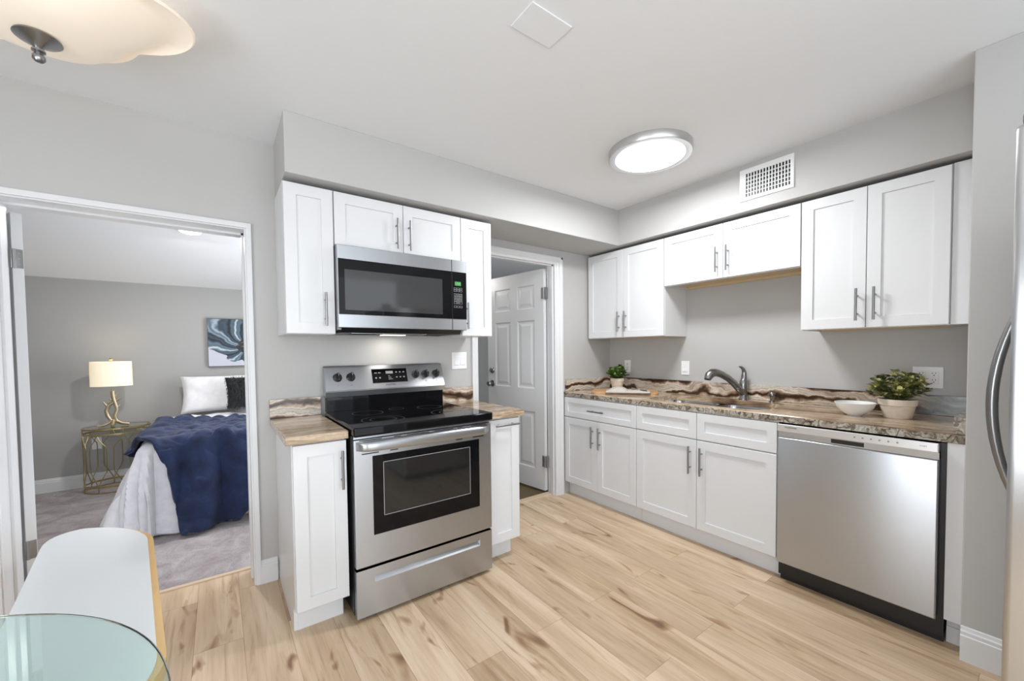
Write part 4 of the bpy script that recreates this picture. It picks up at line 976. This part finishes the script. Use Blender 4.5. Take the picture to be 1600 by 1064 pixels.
def sheet_obj(name, fmap, nu, nv, thick, m, label, cat, origin, seed, wr, off, keep=lambda u, v: True):
    bm = B(); g = [[None]*(nv+1) for _ in range(nu+1)]
    for i in range(nu+1):
        for j in range(nv+1):
            s, q = fmap(i/nu, j/nv); g[i][j] = bm.verts.new(drape(s, q, off, wr, seed))
    for i in range(nu):
        for j in range(nv): bm.faces.new((g[i][j], g[i+1][j], g[i+1][j+1], g[i][j+1]))
    bmesh.ops.recalc_face_normals(bm, faces=bm.faces)
    bmesh.ops.smooth_vert(bm, verts=bm.verts, factor=0.5, use_axis_x=True, use_axis_y=True, use_axis_z=True)
    o = obj(name, bm, m, None, True, origin=origin)
    md = o.modifiers.new('thickness', 'SOLIDIFY'); md.thickness = thick; md.offset = 0
    return tag(o, label, cat)
def duv(u, v):
    s = BX0-0.66+u*(BX1-BX0+0.9); y0 = BY0-(0.70 if s < -3.3 else max(0.44, 0.70-(s+3.3)*1.0)); tt = y0+v*(BY1-0.30-y0)
    if s < BX0: s = BX0+(s-BX0)*min(1, max(0.35, 0.35+0.65*(2.6-tt)/0.7))
    return s, tt
sheet_obj('duvet', lambda u, v: duv(u, v), 130, 130, 0.02, DUVET, 'white duvet draped to the carpet over the bed', 'duvet', (-2.76, 2.0, 0.63), 2.0, 1.0, 0.012)
# navy blanket, laid askew across the foot end
def plin(P, t):
    for (t0, p0), (t1, p1) in zip(P, P[1:]):
        if t <= t1:
            f = (t-t0)/(t1-t0); f = f*f*(3-2*f)*0.3+f*0.7; return Vector(p0)*(1-f)+Vector(p1)*f
    return Vector(P[-1][1])
BL = [(0, (-3.56, 2.32)), (0.40, (-3.72, 1.55)), (0.58, (-3.50, 1.16)), (0.70, (-3.40, 0.95)), (1, (-3.32, 0.45))]
BR = [(0, (-2.30, 1.80)), (0.42, (-2.30, 1.45)), (0.70, (-2.45, 1.00)), (1, (-2.98, 0.48))]
def bl_map(u, v):
    p = plin(BL, v)*(1-u)+plin(BR, v)*u; return p.x, p.y
sheet_obj('throw_blanket', bl_map, 110, 150, 0.022, NAVY, 'navy blue plush throw blanket hanging over the foot of the bed', 'blanket', (-3.0, 1.5, 0.65), 7.0, 2.0, 0.036)
def pillow(bm, c, w, h, d, lean, rz=0.0, n=28):
    c = Vector(c); R = Matrix.Rotation(rz, 3, 'Z') @ Matrix.Rotation(lean, 3, 'X')
    V = {}
    for side in (1, -1):
        for i in range(n+1):
            for j in range(n+1):
                u, v = 2*i/n-1, 2*j/n-1
                e = (max(0, (1-u**4))*max(0, (1-v**4)))**0.42
                px = u*(1-0.07*(1-abs(v)**2)*abs(u)**3*1.0); pz = v*(1-0.07*(1-abs(u)**2)*abs(v)**3)
                p = Vector((px*w/2, side*d/2*e*(1+0.12*nz(u, v, 2.4, c.x)), pz*h/2)); V[side, i, j] = bm.verts.new(c+R@p)
        for i in range(n):
            for j in range(n): bm.faces.new((V[side, i, j], V[side, i+1, j], V[side, i+1, j+1], V[side, i, j+1]))
    bmesh.ops.remove_doubles(bm, verts=bm.verts, dist=1e-4)
bm = B(); pillow(bm, (-3.06, 2.745, 0.855), 0.70, 0.40, 0.17, math.radians(-18))
tag(obj('pillow', bm, SHEET, origin=(-3.06, 2.745, 0.67), smooth=True), 'white pillow leaning at the head of the bed', 'pillow')
t = thing('cushion', 'dark charcoal shaggy fur cushion in front of the white pillow', 'cushion', (-2.79, 2.54, 0.67))
bm = B(); pillow(bm, (-2.83, 2.525, 0.868), 0.40, 0.34, 0.13, math.radians(-20), 0.1)
pts_ = [(v.co.copy(), v.normal.copy()) for v in bm.verts]
bm.normal_update(); pts_ = [(v.co.copy(), v.normal.copy()) for v in bm.verts]
obj('cover', bm, FURM, t, True)
bm = B(); rs = random.Random(4)
for co, nr in pts_:
    for k in range(2):
        p = co+Vector((rs.uniform(-0.007, 0.007), rs.uniform(-0.004, 0.004), rs.uniform(-0.007, 0.007)))
        d = (nr+Vector((rs.uniform(-0.6, 0.6), rs.uniform(-0.4, 0.2), rs.uniform(-1.3, 0.2)))).normalized(); l_ = rs.uniform(0.025, 0.05)
        s = d.cross(Vector((0, 1, 0.3))).normalized()*0.0022
        v = [bm.verts.new(q) for q in (p-s, p+s, p+d*l_*0.6+s*0.7+Vector((0, 0, -0.004)), p+d*l_+Vector((0, 0, -0.012)), p+d*l_*0.6-s*0.7+Vector((0, 0, -0.004)))]; bm.faces.new(v)
obj('fur', bm, FURM, t, kind='stuff')
# painting
t = thing('painting', 'dark blue flower painting in thin frame above the bed', 'painting', (-2.91, 2.92, 1.137))
obj('canvas', bx(-3.170, -2.645, 2.918, 2.948, 1.142, 1.664), ART, t)
bm = B()
for a in ((-3.176, -3.170, 1.136, 1.670), (-2.645, -2.639, 1.136, 1.670), (-3.170, -2.645, 1.136, 1.142), (-3.170, -2.645, 1.664, 1.670)): box(bm, a[0], a[1], 2.914, 2.949, a[2], a[3])
obj('frame', bm, mat('dark_picture_frame', (0.10, 0.10, 0.09), 0.4), t)
# nightstand: oval openwork drum
NX, NY, NA, NB, NH = -3.885, 2.735, 0.235, 0.185, 0.60
t = thing('nightstand', 'gold openwork oval side table holding the lamp', 'side table', (NX, NY, 0))
def np_(th, z, k=1.0): return Vector((NX+NA*k*math.cos(th), NY+NB*k*math.sin(th), z))
def ringtube(z, r, k=1.0):
    bm = B(); n = 56; sec = []
    for i in range(n):
        th = 2*PI*i/n; p = np_(th, z, k); d = Vector((math.cos(th), math.sin(th), 0))
        sec.append([bm.verts.new(p+d*x*r+Vector((0, 0, y*r*1.2))) for x, y in ((-1, -1), (1, -1), (1, 1), (-1, 1))])
    for i in range(n):
        a, b = sec[i], sec[(i+1) % n]
        for q in range(4): bm.faces.new((a[q], a[(q+1) % 4], b[(q+1) % 4], b[q]))
    return bm
for z, nm in ((NH-0.006, 'top_ring'), (NH-0.055, 'upper_ring'), (0.062, 'lower_ring'), (0.007, 'base_ring')): obj(nm, ringtube(z, 0.0055), GOLD, t)
bm = B(); n = 56
A = [bm.verts.new(np_(2*PI*i/n, NH-0.005, 0.97)) for i in range(n)]; Cc = [bm.verts.new(np_(2*PI*i/n, NH+0.0, 0.97)) for i in range(n)]
bm.faces.new(A[::-1]); bm.faces.new(Cc)
for i in range(n): bm.faces.new((A[i], A[(i+1) % n], Cc[(i+1) % n], Cc[i]))
obj('glass_top', bm, glassmat('clear_glass', (0.93, 0.95, 0.90)), t, True)
NP = 8
for i in range(NP):
    th = 2*PI*(i+0.35)/NP; h_ = PI/NP; zt_, zb_ = NH-0.055, 0.062; bm = B()
    tube(bm, [np_(th, zb_), np_(th, 0.008)], 0.004, 6); tube(bm, [np_(th, zt_), np_(th, NH-0.008)], 0.004, 6)
    for s in (1, -1):
        tube(bm, [np_(th, zt_), np_(th+s*h_*0.25, zt_-0.055), np_(th+s*h_*0.70, zt_-0.11), np_(th+s*h_*0.74, zt_-0.14), np_(th+s*h_*0.74, zb_+0.17), np_(th+s*h_*0.70, zb_+0.14), np_(th+s*h_*0.25, zb_+0.06), np_(th, zb_)], 0.004, 6)
    obj('lattice_bar', bm, GOLD, t, True)
# lamp
LX, LY = -3.905, 2.70
t = thing('table_lamp', 'lit table lamp with gold branch base on the side table', 'lamp', (LX, LY, NH))
bm = B(); z0 = NH+0.002
br = [([(-0.10, -0.03, 0.012), (-0.05, -0.02, 0.022), (-0.01, 0, 0.05), (-0.035, 0.0, 0.10), (-0.045, 0.0, 0.15), (-0.025, 0, 0.205), (0.015, 0, 0.235), (0.055, 0, 0.265)], [0.006, 0.010, 0.014, 0.013, 0.011, 0.012, 0.009, 0.005]),
      ([(0.11, 0.01, 0.012), (0.06, 0.01, 0.022), (0.02, 0, 0.05), (0.012, 0, 0.10), (0.030, 0, 0.16), (0.020, 0, 0.21), (0.010, 0, 0.25), (0.004, 0, 0.30), (0.004, 0, 0.335)], [0.006, 0.011, 0.015, 0.012, 0.011, 0.012, 0.012, 0.013, 0.012]),
      ([(0.0, -0.07, 0.010), (0.002, -0.03, 0.022), (0.004, 0, 0.06)], [0.008, 0.012, 0.012]),
      ([(-0.02, 0.06, 0.010), (0.0, 0.02, 0.025), (0.004, 0, 0.06)], [0.008, 0.012, 0.012]),
      ([(-0.035, 0, 0.19), (-0.05, -0.005, 0.215), (-0.062, -0.005, 0.235)], [0.009, 0.007, 0.004]),
      ([(0.028, 0, 0.17), (0.042, 0, 0.19), (0.050, 0, 0.205)], [0.008, 0.006, 0.003]),
      ([(0.012, 0, 0.225), (-0.006, 0, 0.25), (-0.020, 0, 0.262)], [0.007, 0.006, 0.003]),
      ([(0.006, 0, 0.275), (0.022, 0, 0.29), (0.030, 0, 0.30)], [0.006, 0.005, 0.003]),
      ([(-0.045, 0, 0.15), (-0.028, 0.004, 0.165), (-0.018, 0.004, 0.175)], [0.006, 0.005, 0.003])]
for p, r in br: tube(bm, [(LX+a, LY+b, z0+c_) for a, b, c_ in p], [q*1.3 for q in r], 10)
obj('branch_base', bm, BRANCHM, t, True)
bm = B(); tube(bm, [(LX, LY, 0.93), (LX, LY, 1.228)], 0.004, 8); lathe(bm, (LX, LY, 0), [(0, 1.222), (0.012, 1.226), (0.014, 1.236), (0.008, 1.246), (0, 1.248)], 14); obj('finial', bm, GOLD, t, True)
bm = B(); lathe(bm, (LX, LY, 0), [(0.147, 0.985), (0.145, 1.215), (0.143, 1.215), (0.145, 0.985)], 56, sy=0.62)
for p in ((-1), (1)): tube(bm, [(LX, LY, 1.213), (LX+p*0.143, LY, 1.213)], 0.0015, 6)
obj('lamp_shade', bm, SHADE, t, True)
# outlet behind the side table
tag(obj('outlet', bx(-4.10, -4.03, 2.943, 2.949, 0.36, 0.475, bev=0.002), WHITEP, origin=(-4.065, 2.947, 0.36)), 'white wall outlet behind the gold side table', 'outlet')
# recessed light in the bedroom ceiling
t = thing('recessed_light', 'small round lit recessed light in the bedroom ceiling', 'ceiling light', (-3.235, 1.42, 2.235)); sl = -0.1582
bm = B(); lathe(bm, (-3.235, 1.42, 0), [(0, 2.228), (0.068, 2.228), (0.070, 2.234), (0, 2.236)], 32)
for v in bm.verts: v.co.z += (v.co.y-1.42)*sl+0.006
obj('lens', bm, emis('recessed_lens', (1, 0.98, 0.95), 4.0), t, True)
bm = B(); lathe(bm, (-3.235, 1.42, 0), [(0.071, 2.236), (0.071, 2.229), (0.088, 2.231), (0.090, 2.240)], 32)
for v in bm.verts: v.co.z += (v.co.y-1.42)*sl+0.006
obj('rim', bm, WHITEP, t, True)
